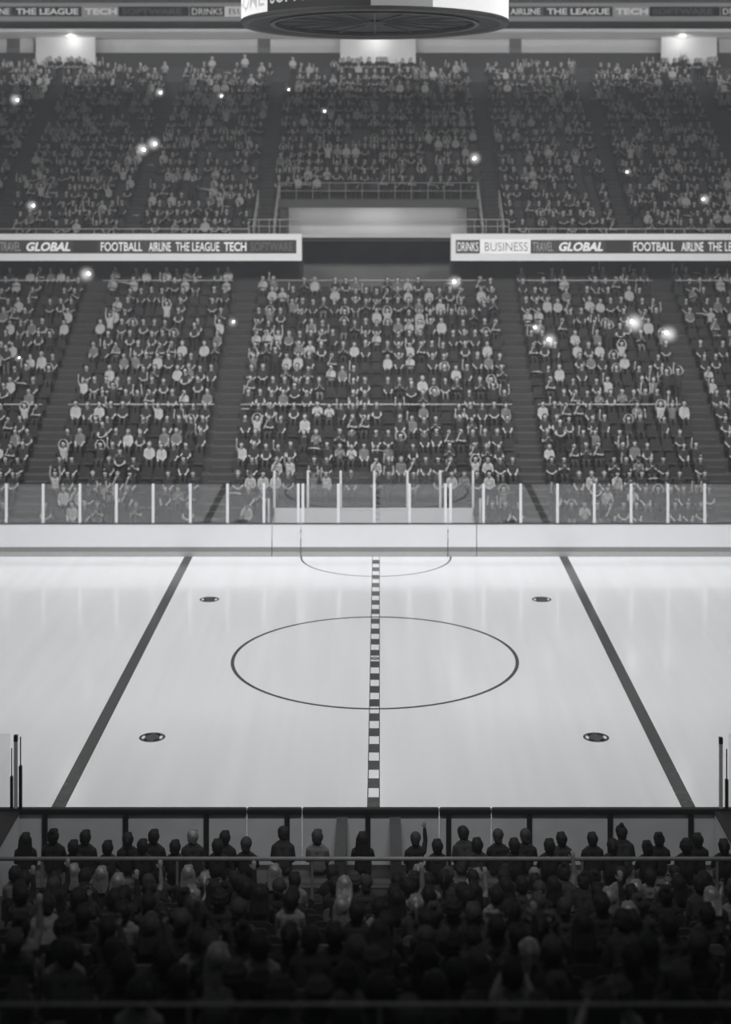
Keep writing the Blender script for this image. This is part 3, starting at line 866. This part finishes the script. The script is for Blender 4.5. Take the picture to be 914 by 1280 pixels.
HAIR = {
    'short': lambda: [(V3(-.008, -.016, 1.268), .103, V3(.008, -.024, 1.25), .104, 'h'), (V3(-.045, .045, 1.325), .035, V3(.045, .045, 1.325), .035, 'h'),
                      (V3(-.02, -.042, 1.21), .08, V3(.02, -.042, 1.175), .066, 'h'), (V3(-.078, -.005, 1.255), .022, V3(-.074, -.03, 1.215), .02, 'h'),
                      (V3(.078, -.005, 1.255), .022, V3(.074, -.03, 1.215), .02, 'h'), (V3(.0, .02, 1.345), .03, V3(.03, .05, 1.34), .026, 'h')],
    'long': lambda: HAIR['short']() + [(V3(x, -.05 + abs(x) * .25, 1.25), .05, V3(x * 1.25, -.095 + abs(x) * .3, 1.08), .045, 'h') for x in (-.075, -.035, 0, .035, .075)] +
                    [(V3(x * 1.25, -.095 + abs(x) * .3, 1.08), .045, V3(x * 1.1, -.125, .99), .022, 'h') for x in (-.075, -.035, 0, .035, .075)],
    'ponytail': lambda: HAIR['short']() + [(V3(0, -.1, 1.30), .03, V3(0, -.145, 1.25), .036, 'h'), (V3(0, -.145, 1.25), .036, V3(0, -.14, 1.05), .014, 'h')],
    'bun': lambda: HAIR['short']() + [(V3(0, -.075, 1.365), .042, V3(0, -.085, 1.36), .042, 'h')],
    'curly': lambda: HAIR['short']() + [(V3(.085 * math.cos(a) * c, -.02 + .075 * math.sin(a) * c - .01, z), .042, V3(.085 * math.cos(a) * c + .005, -.02 + .075 * math.sin(a) * c, z + .005), .042, 'h')
                                        for z, c, ph in ((1.24, 1.05, PI), (1.30, .95, PI), (1.35, .5, 0)) for a in ((ph + PI * k / 5 if ph else 2 * PI * k / 5) for k in range(6))],
    'cap': lambda: [(V3(0, -.008, 1.288), .106, V3(0, -.014, 1.283), .106, 'h'), (V3(-.045, .10, 1.305), .017, V3(.045, .10, 1.305), .017, 'h'), (V3(-.035, .135, 1.298), .016, V3(.035, .135, 1.298), .016, 'h'),
                    (V3(0, .08, 1.308), .018, V3(0, .145, 1.296), .015, 'h'), (V3(-.015, -.04, 1.215), .076, V3(.015, -.04, 1.18), .062, 'h'), (V3(0, -.008, 1.394), .012, V3(0, -.008, 1.396), .012, 'h')],
}
def mesh_from(co, faces, name, mats, idx=None, smooth=True):
    me = bpy.data.meshes.new(name)
    me.from_pydata([tuple(c) for c in co], [], faces)
    for m in mats: me.materials.append(m)
    if idx is not None: me.polygons.foreach_set('material_index', idx)
    if smooth: me.polygons.foreach_set('use_smooth', [True] * len(faces))
    me.update(); return me
def submesh(co, nr, faces, reg, keep, off):
    fs = [f for f, r in zip(faces, reg) if r in keep]
    used = sorted({i for f in fs for i in f}); mp = {v: i for i, v in enumerate(used)}
    return co[used] + nr[used] * off, [tuple(mp[i] for i in f) for f in fs]

HAIRM = {}
for nm in HAIR:
    co, nr, fs = fuse(HAIR[nm](), .011, 1300, 1)
    HAIRM[nm] = (co, fs)

NEAR_POSES = {  # name: (right arm, left arm, lean, stand, words)
    'rest': ('rest', 'rest', 0, False, 'hands on knees'), 'clasp': ('clasp', 'clasp', .05, False, 'hands clasped'), 'lean': ('clasp', 'clasp', .42, False, 'leaning forward'),
    'chin': ('chin', 'rest', .12, False, 'chin on hand'), 'phone': ('phone', 'phone', 0, False, 'holding hands up'), 'wave': ('wave', 'rest', 0, False, 'one arm raised'),
    'fold': ('fold', 'fold', -.04, False, 'arms folded')}
FAR_POSES = {
    'rest': ('rest', 'rest', 0, False, 'hands on knees'), 'clasp': ('clasp', 'clasp', 0, False, 'hands clasped'), 'up': ('up', 'up', 0, False, 'both arms raised'),
    'ring': ('ring', 'ring', 0, False, 'arms ringed overhead'), 'clap': ('clap', 'clap', .05, False, 'clapping'), 'chin': ('chin', 'fold', .05, False, 'chin on hand'),
    'wave': ('wave', 'rest', 0, False, 'one arm up'), 'point': ('point', 'rest', 0, False, 'pointing sideways'), 'stand': ('clasp', 'clasp', 0, True, 'standing'),
    'cheer': ('up', 'ring', 0, True, 'standing with arms up')}

ARCH = {}
def archetype(pose):
    if pose in ARCH: return ARCH[pose]
    ra, la, lean, st, wd = (NEAR_POSES.get(pose) or FAR_POSES[pose])
    caps = skeleton(ra, la, lean, st)
    main = [c for c in caps if c[4] not in ('eye', 'mouth')]
    co, nr, fs = fuse(main, .0075, 9500)
    reg = regions(co, fs, main)
    for c in caps:
        if c[4] in ('eye', 'mouth'):
            v, f = capsule_mesh([c], 10, 3); n_ = len(co); v = np.array(v)
            co = np.vstack([co, v]); nr = np.vstack([nr, np.zeros_like(v)])
            fs = fs + [tuple(i + n_ for i in q) for q in f]; reg = reg + [c[4]] * len(f)
    ARCH[pose] = (co, nr, fs, reg, lean, st)
    return ARCH[pose]
def hair_xf(lean, st):
    m = Matrix.Translation((0, 0, .56)) @ Matrix.Rotation(-lean, 4, 'X') @ Matrix.Translation((0, 0, -.56))
    m = m @ Matrix.Translation((0, 0, -.032)) @ Matrix.Translation(Vector(HC)) @ Matrix.Scale(HSC, 4) @ Matrix.Translation(-Vector(HC))
    if st: m = Matrix.Translation((0, 0, .40)) @ m
    return m

# --- near people: body mesh, clothing shells and hair as children
NEARM = {}
def near_meshes(pose):
    if pose in NEARM: return NEARM[pose]
    co, nr, fs, reg, lean, st = archetype(pose)
    idx = [1 if r == 'eye' else 2 if r == 'mouth' else 0 for r in reg]
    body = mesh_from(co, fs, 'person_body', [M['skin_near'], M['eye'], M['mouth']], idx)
    a, b = submesh(co, nr, fs, reg, {'top', 'sleeve', 'upper', 'fore'}, .007)
    longs = mesh_from(a, b, 'jacket', [M['cloth_black']])
    a, b = submesh(co, nr, fs, reg, {'top', 'sleeve'}, .007)
    shorts = mesh_from(a, b, 'shirt', [M['cloth_black']])
    a, b = submesh(co, nr, fs, reg, {'leg'}, .005)
    tro = mesh_from(a, b, 'trousers', [M['jean']])
    a, b = submesh(co, nr, fs, reg, {'shoe'}, .004)
    sho = mesh_from(a, b, 'shoes', [M['shoe']])
    NEARM[pose] = dict(body=body, jacket=longs, shirt=shorts, trousers=tro, shoes=sho, lean=lean, st=st)
    return NEARM[pose]
HAIR_ME = {}
def hair_mesh(style, pose):
    co, nr, fs, reg, lean, st = archetype(pose)
    k = (style, lean, st)
    if k not in HAIR_ME:
        me = mesh_from(HAIRM[style][0], HAIRM[style][1], 'hair', [M['hair_dark']]); me.transform(hair_xf(lean, st)); me.update(); HAIR_ME[k] = me
    return HAIR_ME[k]
def put(name, me, parent, m=None):
    o = bpy.data.objects.new(name, me); COL.objects.link(o)
    if parent: o.parent = parent
    if m: o.material_slots[0].link = 'OBJECT'; o.material_slots[0].material = m
    return o
HW = {'short': 'short', 'long': 'long', 'ponytail': 'ponytailed', 'bun': 'bunned', 'curly': 'curly', 'cap': 'capped'}
CW = {'cloth_black': 'black', 'cloth_dark': 'charcoal', 'cloth_grey': 'grey', 'cloth_white': 'white'}
n_near = 0
def near_person(x, D, z, pose, style, hcol, cloth, sleeve, where, rz=0, sc=1.0):
    global n_near
    n_near += 1
    d = near_meshes(pose)
    o = bpy.data.objects.new('person', d['body']); COL.objects.link(o)
    o.location = (x, D, z); o.rotation_euler = (0, 0, rz); o.scale = (sc, sc, sc)
    garment = 'jacket' if sleeve else 'shirt'
    put(garment, d[garment], o, M[cloth]); put('trousers', d['trousers'], o); put('shoes', d['shoes'], o)
    hm = M[hcol] if style != 'cap' else M[cloth if cloth != 'cloth_black' else 'hair_mid']
    put('cap' if style == 'cap' else 'hair', hair_mesh(style, pose), o, hm)
    hair = {'hair_dark': 'dark', 'hair_mid': 'brown-grey', 'hair_pale': 'pale'}[hcol]
    tag(o, f'{HW[style]} {hair if style != "cap" else ""} haired person, {CW[cloth]} {garment}, {where}'.replace('  ', ' ') if style != 'cap' else f'capped person, {CW[cloth]} {garment}, {where}',
        'person', 'spectators with backs turned in the dark near stand')
    return o

# --- near seats
def rounded_plate(w, h, d, rad, m, bend=0.0, top_only=True):
    pts = []
    for cx, cz, a0 in ((w - rad, h - rad, 0), (-w + rad, h - rad, PI / 2)):
        for k in range(6):
            a = a0 + PI / 2 * k / 5
            pts.append((cx + rad * math.cos(a), cz + rad * math.sin(a)))
    pts += [(-w, 0), (w, 0)]
    n_ = len(pts); vs = [(x, 0 - bend * (1 - (x / w) ** 2), z) for x, z in pts] + [(x, d - bend * (1 - (x / w) ** 2), z) for x, z in pts]
    fs = [tuple(range(n_)), tuple(range(2 * n_ - 1, n_ - 1, -1))] + [(i, i + n_, (i + 1) % n_ + n_, (i + 1) % n_) for i in range(n_)]
    return MB().add(vs, fs, m)
seat_back_me = rounded_plate(.215, .40, .032, .09, M['seat_dark']).mesh('backrest')
pan = MB(); pan.box(-.215, .215, -.155, .26, .385, .425, M['seat_dark'])
seat_pan_ob = pan.build('seat_pan', bevel=.015); seat_pan_me = seat_pan_ob.data; bpy.data.objects.remove(seat_pan_ob)
leg = MB(); leg.box(-.035, .035, -.03, .05, 0.0, .385, M['seat_leg']); leg.box(-.10, .10, -.06, .08, 0, .02, M['seat_leg']); leg.bar((0, -.03, .30), (0, -.175, .46), .05, M['seat_leg'])
leg_me = leg.mesh('pedestal')
def near_seat(x, D, z, pale, where):
    t = thing('stadium_seat', f'{"pale grey" if pale else "dark"} moulded stadium seat, {where}', 'seat', (x, D, z), 0, 'seats in the near stand')
    m = M['seat_pale'] if pale else None
    b = put('backrest', seat_back_me, t, m); b.location = (0, -.205, .44); b.rotation_euler = (-.05, 0, 0)
    put('seat_pan', seat_pan_me, t, m); put('pedestal', leg_me, t)

# bench rows (heads in front of the near boards); x in photo pixels
front = [(67, 0), (92, 1), (107, 0), (122, 1), (135, 0), (160, 0), (178, 1), (192, 0), (219, 1), (241, 0), (272, 1), (281, 0), (308, 0), (353, 0), (397, 0), (449, 0), (497, 0),
         (547, 0), (582, 0), (597, 1), (623, 0), (643, 1), (657, 0), (671, 1), (687, 0), (702, 1), (715, 0), (741, 0), (766, 1), (780, 0), (795, 1), (809, 0), (824, 1), (836, 0), (858, 1), (872, 0), (905, 1), (32, 0)]
rowD = {0: (30.75, .10), 1: (29.82, .36)}
last = {0: {}, 1: {}}
used = {0: [], 1: []}
front.sort()
lastx = {0: -99, 1: -99}
cnt = {0: 0, 1: 0}
spec = {32: ('long', 'hair_dark', 'cloth_black'), 449: ('long', 'hair_dark', 'cloth_black'), 397: ('short', 'hair_mid', 'cloth_grey'), 241: ('short', 'hair_pale', 'cloth_dark')}
for p, r_ in front:
    for rr in (r_, 1 - r_):
        D, z = rowD[rr]; x = PX(p, D)
        if x - lastx[rr] >= .53: break
    else: continue
    if rr == 0 and abs(x - PX(428, D)) < .42: x = PX(428, D) - .43 if x < PX(428, D) else PX(428, D) + .43
    elif rr == 0 and abs(x - PX(494, D)) < .42: x = PX(494, D) + .43
    if False: x += .1 if p < 440 else .5
    if x - lastx[rr] < .53: continue
    lastx[rr] = x; cnt[rr] += 1
    st, hc, cl = spec.get(p, (R.choice(['short'] * 6 + ['curly', 'cap', 'bun', 'ponytail']), 'hair_dark', R.choice(['cloth_black'] * 5 + ['cloth_dark'])))
    pose = 'wave' if p == 497 else R.choice(['rest', 'clasp', 'fold', 'rest', 'lean'] if rr == 0 else ['rest', 'clasp', 'fold'])
    near_person(x, D, z, pose, st, hc, cl, True, f'{nth(cnt[rr])} from left on the {"front" if rr == 0 else "rear"} team bench', R.uniform(-.12, .12), R.uniform(.97, 1.05))
for rr in (0, 1):
    D, z = rowD[rr]
    for a, b, lab in ((-7.55, PX(428, D) - .2, 'left'), (PX(494, D) + .2, 7.15, 'right')) if rr == 0 else ((-7.6, 7.1, ''),):
        t = thing('team_bench', f'long {lab} front team bench behind the near boards' if rr == 0 else 'long rear team bench below the pale handrail', 'bench', ((a + b) / 2, D, z))
        h = (b - a) / 2
        MB().box(-h, h, -.14, .24, .385, .425, M['bench']).build('seat_plank', t)
        for q in range(5): MB().box(-h * .95 + 1.9 * h * q / 4 - .04, -h * .95 + 1.9 * h * q / 4 + .04, -.08, .18, 0, .385, M['seat_leg']).build('leg', t)

# special pale heads, in photo pixels
pale = [(92, 1098), (157, 1098), (239, 1090), (253, 1083), (237, 1116), (431, 1104), (427, 1120), (511, 1083), (522, 1120), (753, 1120), (777, 1135), (803, 1109), (907, 1120), (660, 1198), (264, 1197), (118, 1065), (355, 1065), (605, 1062)]
greyshirt = [(465, 1135), (590, 1160), (60, 1180), (235, 1185), (365, 1128), (820, 1085), (700, 1092), (505, 1112), (650, 1215)]
seats = []
PITCH = .56
for k in range(NEAR_ROWS):
    D, z = near_row(k)
    hwid = 465 * D / F
    n_ = int(2 * hwid / PITCH)
    off = R.uniform(-.1, .1)
    for q in range(n_ + 1):
        seats.append([k, q, -n_ * PITCH / 2 + q * PITCH + off + .02, D, z, None])
def nearest(px, py):
    best = None
    for s in seats:
        if s[5]: continue
        y = VY + (CAM_Z - s[4] - 1.26) * F / s[3]; x = VX + s[2] * F / s[3]
        d = (x - px) ** 2 + 2.2 * (y - py) ** 2
        if best is None or d < best[0]: best = (d, s)
    return best[1]
for px, py in pale: nearest(px, py)[5] = 'pale'
for px, py in greyshirt: nearest(px, py)[5] = 'grey'
rowcount = {}
for s in seats:
    w = f'{nth(s[1]+1)} from left, {nth(s[0]+1)} row behind the pale bench handrail'
    px = VX + s[2] * F / s[3]
    near_seat(s[2], s[3], s[4], R.random() < .13, w.replace('the pale bench handrail', 'pale bench handrail'))
    if s[5] is None and R.random() > .52: continue
    if s[5] == 'pale': st, hc, cl = R.choice(['long', 'long', 'ponytail']), 'hair_pale', R.choice(['cloth_black', 'cloth_dark'])
    elif s[5] == 'grey': st, hc, cl = 'short', 'hair_dark', 'cloth_grey'
    else: st, hc, cl = R.choice(['short'] * 5 + ['long', 'long', 'curly', 'cap', 'bun', 'ponytail']), R.choice(['hair_dark'] * 4 + ['hair_mid']), R.choice(['cloth_black'] * 6 + ['cloth_dark', 'cloth_dark', 'cloth_grey'])
    rowcount[s[0]] = rowcount.get(s[0], 0) + 1
    w = f'{nth(rowcount[s[0]])} from left, {nth(s[0]+1)} row behind bench handrail'
    pose = R.choice(['rest', 'rest', 'clasp', 'fold', 'lean', 'chin', 'phone', 'wave' if R.random() < .4 else 'rest'])
    near_person(s[2], s[3], s[4], pose, st, hc, cl, R.random() < .75, w.replace('behind pale bench handrail', 'behind bench handrail').replace('behind the pale bench handrail', 'behind bench handrail'), R.uniform(-.12, .12), R.uniform(.97, 1.04))
print('NEAR PEOPLE', n_near, 'SEATS', len(seats))

# ------------------------------------------------------------------ far crowd
OUT = {  # top, sleeve, forearm, legs, hair
    'white': ('cloth_white', 'cloth_white', 'skin', 'jean', 'white-shirted'), 'grey': ('cloth_grey', 'cloth_grey', 'skin', 'jean', 'grey-shirted'),
    'dark': ('cloth_dark', 'skin', 'skin', 'jean', 'bare-armed'), 'black': ('cloth_dark', 'cloth_dark', 'skin', 'cloth_dark', 'dark-shirted'),
    'pale_leg': ('cloth_dark', 'cloth_dark', 'skin', 'cloth_grey', 'pale-trousered')}
def reg_mat(r, o):
    t, s, f, l, _ = OUT[o]
    return {'top': t, 'sleeve': t if r == 'sleeve' else s, 'upper': s, 'fore': f, 'leg': l, 'shoe': 'shoe', 'eye': 'eye', 'mouth': 'mouth'}.get(r, 'skin')
FARM = {}
def far_mesh(pose, outfit):
    k = (pose, outfit)
    if k not in FARM:
        co, nr, fs, reg, lean, st = archetype(pose)
        names = []; idx = []
        for r in reg:
            m = reg_mat(r, outfit)
            if m not in names: names.append(m)
            idx.append(names.index(m))
        FARM[k] = mesh_from(co, fs, 'person_body', [M[m] for m in names], idx)
    return FARM[k]
LOW = {}
def low_body(pose):
    if pose not in LOW:
        ra, la, lean, st, wd = FAR_POSES[pose]
        caps = skeleton(ra, la, lean, st)
        co, nr, fs = fuse(caps, .02, 520, 1)
        reg = regions(co, fs, caps)
        hc, hf = HAIRM_LOW
        x = hair_xf(lean, st); hc2 = np.array([(x @ Vector(v))[:] for v in hc])
        n_ = len(co)
        LOW[pose] = (np.vstack([co, hc2]), fs + [tuple(i + n_ for i in f) for f in hf], reg + ['hair'] * len(hf))
    return LOW[pose]
hc_, hn_, hf_ = fuse(HAIR['short'](), .02, 90, 1)
HAIRM_LOW = (hc_, hf_)

def seat_xs(x0, x1, aisles, gap, pitch):
    bounds = [x0] + [v for a in aisles for v in (a - gap, a + gap)] + [x1]
    out = []
    for bi in range(0, len(bounds), 2):
        a, b = bounds[bi], bounds[bi + 1]
        if b - a < pitch: continue
        n_ = int((b - a) / pitch)
        st = a + ((b - a) - n_ * pitch) / 2
        out.append([st + pitch * (q + .5) for q in range(n_)])
    return out
PF = .54
BL = ['leftmost', 'left', 'centre', 'right', 'rightmost']
poses = ['rest'] * 4 + ['clasp'] * 5 + ['up', 'ring', 'clap', 'clap', 'chin', 'chin', 'wave', 'wave', 'point', 'stand', 'cheer']
outs = ['white'] * 4 + ['grey'] * 2 + ['dark'] * 11 + ['black'] * 5 + ['pale_leg'] * 2
stuff_list = []      # (pose, outfit, hair, x, D, z)
far_seats = []
n_far = 0
INDIV_ROWS = 4
for i in range(LOW_ROWS):
    D, z = low_row(i)
    half = 470 * D / F + .6
    bl = seat_xs(-22, 22, LOW_AISLES, .5, PF)
    for bi, xs in enumerate(bl):
        xs = [x for x in xs if -half - .3 < x < half]
        if i < 2: xs = [x for x in xs if not (xl - .35 < x < xr + .35)]
        if i == LOW_ROWS - 1: xs = [x for x in xs if not (PX(333, D) < x + .3 and x - .3 < PX(608, D))]
        occ = [R.random() < .66 for _ in xs]
        npp = 0
        for q, x in enumerate(xs):
            far_seats.append((x, D, z))
            if not occ[q]: continue
            npp += 1
            pose = R.choice(poses); of = R.choice(outs)
            if i >= 16 and pose in ('stand', 'cheer', 'up', 'ring'): pose = 'rest'
            if pose == 'point' and (q == 0 or occ[q - 1] or xs[q] - xs[q - 1] > .6): pose = 'clasp'
            if pose in ('stand', 'cheer') and R.random() < .5: pose = 'rest'
            hair = R.choice(['hair_dark', 'hair_dark', 'hair_mid', 'hair_pale'])
            if i < INDIV_ROWS and abs(VX + x * F / D - 457) < 462:
                n_far += 1
                o = bpy.data.objects.new('person', far_mesh(pose, of)); COL.objects.link(o)
                o.location = (x, D - (.34 if FAR_POSES[pose][3] else 0), z); o.rotation_euler = (0, 0, PI + R.uniform(-.12, .12))
                st = R.choice(['short'] * 5 + ['long', 'curly', 'cap', 'bun'])
                put('cap' if st == 'cap' else 'hair', hair_mesh(st, pose), o, M[hair])
                tag(o, f'{OUT[of][4]} person, {FAR_POSES[pose][4]}, {nth(i+1)} row behind far glass, {nth(npp)} from left, {BL[bi]} block', 'person', 'spectators facing the ice in the lowest far rows')
            else: stuff_list.append((pose, of, hair, x, D, z))
print('FAR INDIV', n_far)
for j in range(UP_ROWS):
    D, z = up_row(j)
    half = 470 * D / F + .6
    for xs in seat_xs(-27.5, 27.5, UP_AISLES, .38, PF):
        for x in xs:
            if abs(x) > half: continue
            if j < 5 and VL - .3 < x < VR + .3: continue
            far_seats.append((x, D, z))
            if R.random() < .70: stuff_list.append((R.choice(poses), R.choice(outs), R.choice(['hair_dark', 'hair_dark', 'hair_mid', 'hair_pale']), x, D, z))
for px, n_ in ((42, 14), (425, 18), (829, 14)):     # people standing before the lit doorways
    for q in range(n_):
        if R.random() < .7: stuff_list.append(('stand', 'black', 'hair_dark', PX(px + q * 5.2, 97.2) + R.uniform(-.05, .05), 97.3, PZ(84, 97.3) - 1.1))

mn = ['skin', 'cloth_white', 'cloth_grey', 'cloth_dark', 'jean', 'shoe', 'eye', 'mouth', 'hair_dark', 'hair_mid', 'hair_pale']
VS, LOOPS, STARTS, TOT, MI = [], [], [], [], []
nv = 0; nl = 0
cache = {}
for pose, of, hair, x, D, z in stuff_list:
    co, fs, reg = low_body(pose)
    k = (pose, of, hair)
    if k not in cache:
        lens = np.array([len(f) for f in fs]); fl = np.concatenate([np.array(f) for f in fs])
        cache[k] = (lens, fl, np.array([mn.index(hair if r == 'hair' else reg_mat(r, of)) for r in reg]))
    lens, fl, mi = cache[k]
    if FAR_POSES[pose][3] and D < 97: D = D - .34
    a = PI + R.uniform(-.15, .15); c, s = math.cos(a), math.sin(a); sc = R.uniform(.95, 1.05)
    if R.random() < .5 : co = co * np.array([1, 1, 1])
    p = np.empty_like(co); p[:, 0] = (co[:, 0] * c - co[:, 1] * s) * sc + x; p[:, 1] = (co[:, 0] * s + co[:, 1] * c) * sc + D; p[:, 2] = co[:, 2] * sc + z
    VS.append(p); LOOPS.append(fl + nv); STARTS.append(np.cumsum(lens) - lens + nl); TOT.append(lens); MI.append(mi)
    nv += len(co); nl += len(fl)
def np_mesh(name, VS, LOOPS, STARTS, TOT, MI, mats, smooth):
    VS = np.vstack(VS); LOOPS = np.concatenate(LOOPS); STARTS = np.concatenate(STARTS); TOT = np.concatenate(TOT)
    me = bpy.data.meshes.new(name)
    me.vertices.add(len(VS)); me.vertices.foreach_set('co', VS.ravel().astype(np.float32))
    me.loops.add(len(LOOPS)); me.loops.foreach_set('vertex_index', LOOPS.astype(np.int32))
    me.polygons.add(len(STARTS)); me.polygons.foreach_set('loop_start', STARTS.astype(np.int32))
    for m in mats: me.materials.append(m)
    me.polygons.foreach_set('material_index', np.concatenate(MI).astype(np.int32))
    me.polygons.foreach_set('use_smooth', np.full(len(STARTS), smooth))
    me.update(calc_edges=True); me.validate()
    o = bpy.data.objects.new(name, me); COL.objects.link(o)
    return o
o = np_mesh('crowd', VS, LOOPS, STARTS, TOT, MI, [M[m] for m in mn], True)
tag(o, 'distant crowd filling the upper tier and the higher rows of the lower far stand', 'crowd', None, 'stuff')
print('STUFF', len(stuff_list), 'verts', nv)
# far seats
sb_ = MB()
b1 = rounded_plate(.22, .40, .03, .07, M['far_seat'])
tmp = MB(); tmp.add(b1.v, b1.f, M['far_seat'])
v0 = np.array(tmp.v) + np.array([0, .165, .44]); f0 = tmp.f
bb = MB(); bb.box(-.22, .22, -.25, .15, .385, .425, M['far_seat']); bb.box(-.03, .03, -.02, .06, 0, .385, M['far_seat'])
sv = np.vstack([v0, np.array(bb.v)]); sf = f0 + [tuple(i + len(v0) for i in f) for f in bb.f]
lens = np.array([len(f) for f in sf]); fl = np.concatenate([np.array(f) for f in sf])
VS, LOOPS, STARTS, TOT, MI = [], [], [], [], []; nv = nl = 0
for x, D, z in far_seats:
    VS.append(sv + np.array([x, D, z])); LOOPS.append(fl + nv); STARTS.append(np.cumsum(lens) - lens + nl); TOT.append(lens); MI.append(np.zeros(len(lens), int))
    nv += len(sv); nl += len(fl)
o = np_mesh('seating', VS, LOOPS, STARTS, TOT, MI, [M['far_seat']], False)
tag(o, 'dark rows of seats filling both tiers of the far stand', 'seating', None, 'stuff')

# ------------------------------------------------------------------ camera flashes in the crowd
GL = []
def glow_mat():  # glowing volume standing in for the halo around each flash
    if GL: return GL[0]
    m = bpy.data.materials.new('flash_halo'); m.use_nodes = True; nt = m.node_tree; nt.nodes.clear(); GL.append(m)
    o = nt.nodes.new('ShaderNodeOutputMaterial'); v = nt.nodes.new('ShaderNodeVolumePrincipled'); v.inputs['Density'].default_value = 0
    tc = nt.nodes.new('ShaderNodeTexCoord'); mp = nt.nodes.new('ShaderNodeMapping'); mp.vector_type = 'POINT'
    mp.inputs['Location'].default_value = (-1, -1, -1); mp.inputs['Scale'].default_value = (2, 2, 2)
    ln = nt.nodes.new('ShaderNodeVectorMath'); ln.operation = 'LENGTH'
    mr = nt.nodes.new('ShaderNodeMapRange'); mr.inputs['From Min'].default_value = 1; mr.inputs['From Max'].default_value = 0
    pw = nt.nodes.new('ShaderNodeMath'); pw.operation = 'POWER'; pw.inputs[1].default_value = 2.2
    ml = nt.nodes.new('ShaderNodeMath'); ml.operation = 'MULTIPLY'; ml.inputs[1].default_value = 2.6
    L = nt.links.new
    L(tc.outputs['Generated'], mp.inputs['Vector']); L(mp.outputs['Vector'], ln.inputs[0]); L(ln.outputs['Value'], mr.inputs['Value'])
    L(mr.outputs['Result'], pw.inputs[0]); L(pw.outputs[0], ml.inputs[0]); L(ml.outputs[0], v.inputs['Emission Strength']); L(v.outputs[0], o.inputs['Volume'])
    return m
flash_px = [(22, 125, 1.2), (201, 116, 1.0), (277, 120, .8), (361, 112, .6), (406, 139, .7), (180, 187, 1.3), (194, 180, 1.3), (42, 257, 1.0), (593, 198, 1.2), (784, 215, .7), (879, 249, 1.0),
            (111, 342, 1.3), (568, 352, 1.2), (669, 409, .9), (686, 424, 1.2), (790, 402, 1.6), (833, 416, 1.4), (24, 447, .6), (292, 402, .8)]
for i, (px, py, s) in enumerate(flash_px):
    upper = py < 285
    fn, n_ = (up_row, UP_ROWS) if upper else (low_row, LOW_ROWS)
    best = min(range(n_), key=lambda q: abs(VY + (CAM_Z - fn(q)[1] - 1.30) * F / (fn(q)[0] - .55) - py))
    D, z = fn(best); D -= .55
    o = thing('phone', None, 'phone', (PX(px, D), D, PZ(py, D)), 0, 'phones flashing in the far crowd')
    MB().box(-.04, .04, 0, .012, -.08, .08, M['phone']).build('case', o, bevel=.004)
    b = MB(); rr = .055 * s; vs = []; fs = []
    for k in range(9):
        th = PI * k / 8
        for q in range(12): vs.append((rr * math.sin(th) * math.cos(2 * PI * q / 12), rr * .5 * math.cos(th) - .02, rr * math.sin(th) * math.sin(2 * PI * q / 12)))
    for k in range(8):
        for q in range(12): fs.append((k * 12 + q, k * 12 + (q + 1) % 12, (k + 1) * 12 + (q + 1) % 12, (k + 1) * 12 + q))
    b.add(vs, fs, M['flash']).build('flash_bulb', o, smooth=True)
    tier = sorted(q[0] for q in flash_px if (q[1] < 285) == upper)
    o['label'] = f'flashing phone in the {"upper" if upper else "lower"} far stand, {nth(tier.index(px) + 1)} from the left'
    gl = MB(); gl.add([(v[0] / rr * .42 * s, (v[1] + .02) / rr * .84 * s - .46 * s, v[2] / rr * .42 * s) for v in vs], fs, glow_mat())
    gl.build('flash_halo', o, smooth=True)

# ------------------------------------------------------------------ thin haze in the hall
hz = bpy.data.materials.new('hall_haze'); hz.use_nodes = True; hz.node_tree.nodes.clear()
ho = hz.node_tree.nodes.new('ShaderNodeOutputMaterial'); hv = hz.node_tree.nodes.new('ShaderNodeVolumeScatter')
hv.inputs['Density'].default_value = HAZE; hv.inputs['Color'].default_value = (.93, .95, 1, 1)
hz.node_tree.links.new(hv.outputs[0], ho.inputs['Volume'])
tag(MB().box(-30, 30, 3, 100.9, -.2, 30.9, hz).build('haze'), 'thin grey haze hanging in the hall air', 'haze', None, 'stuff')

# ------------------------------------------------------------------ world, camera, view
w = bpy.data.worlds.new('World'); SC.world = w; w.use_nodes = True
w.node_tree.nodes['Background'].inputs[0].default_value = (.9, .95, 1.0, 1)
w.node_tree.nodes['Background'].inputs[1].default_value = 0.05
cam = bpy.data.cameras.new('Camera'); co_ = bpy.data.objects.new('Camera', cam); COL.objects.link(co_)
co_.location = (0, 0, CAM_Z); co_.rotation_euler = (PI / 2, 0, 0)
cam.sensor_fit = 'HORIZONTAL'; cam.sensor_width = 36; cam.lens = F / 914 * 36
cam.shift_x = -(VX - 457) / 914; cam.shift_y = -(640 - VY) / 914
cam.clip_end = 400
cam.dof.use_dof = True; cam.dof.focus_distance = 35; cam.dof.aperture_fstop = 0.8
SC.camera = co_
SC.view_settings.view_transform = 'Standard'; SC.view_settings.look = 'None'
SC.view_settings.exposure = 0.0; SC.view_settings.gamma = 1.0; SC.view_settings.use_curve_mapping = False
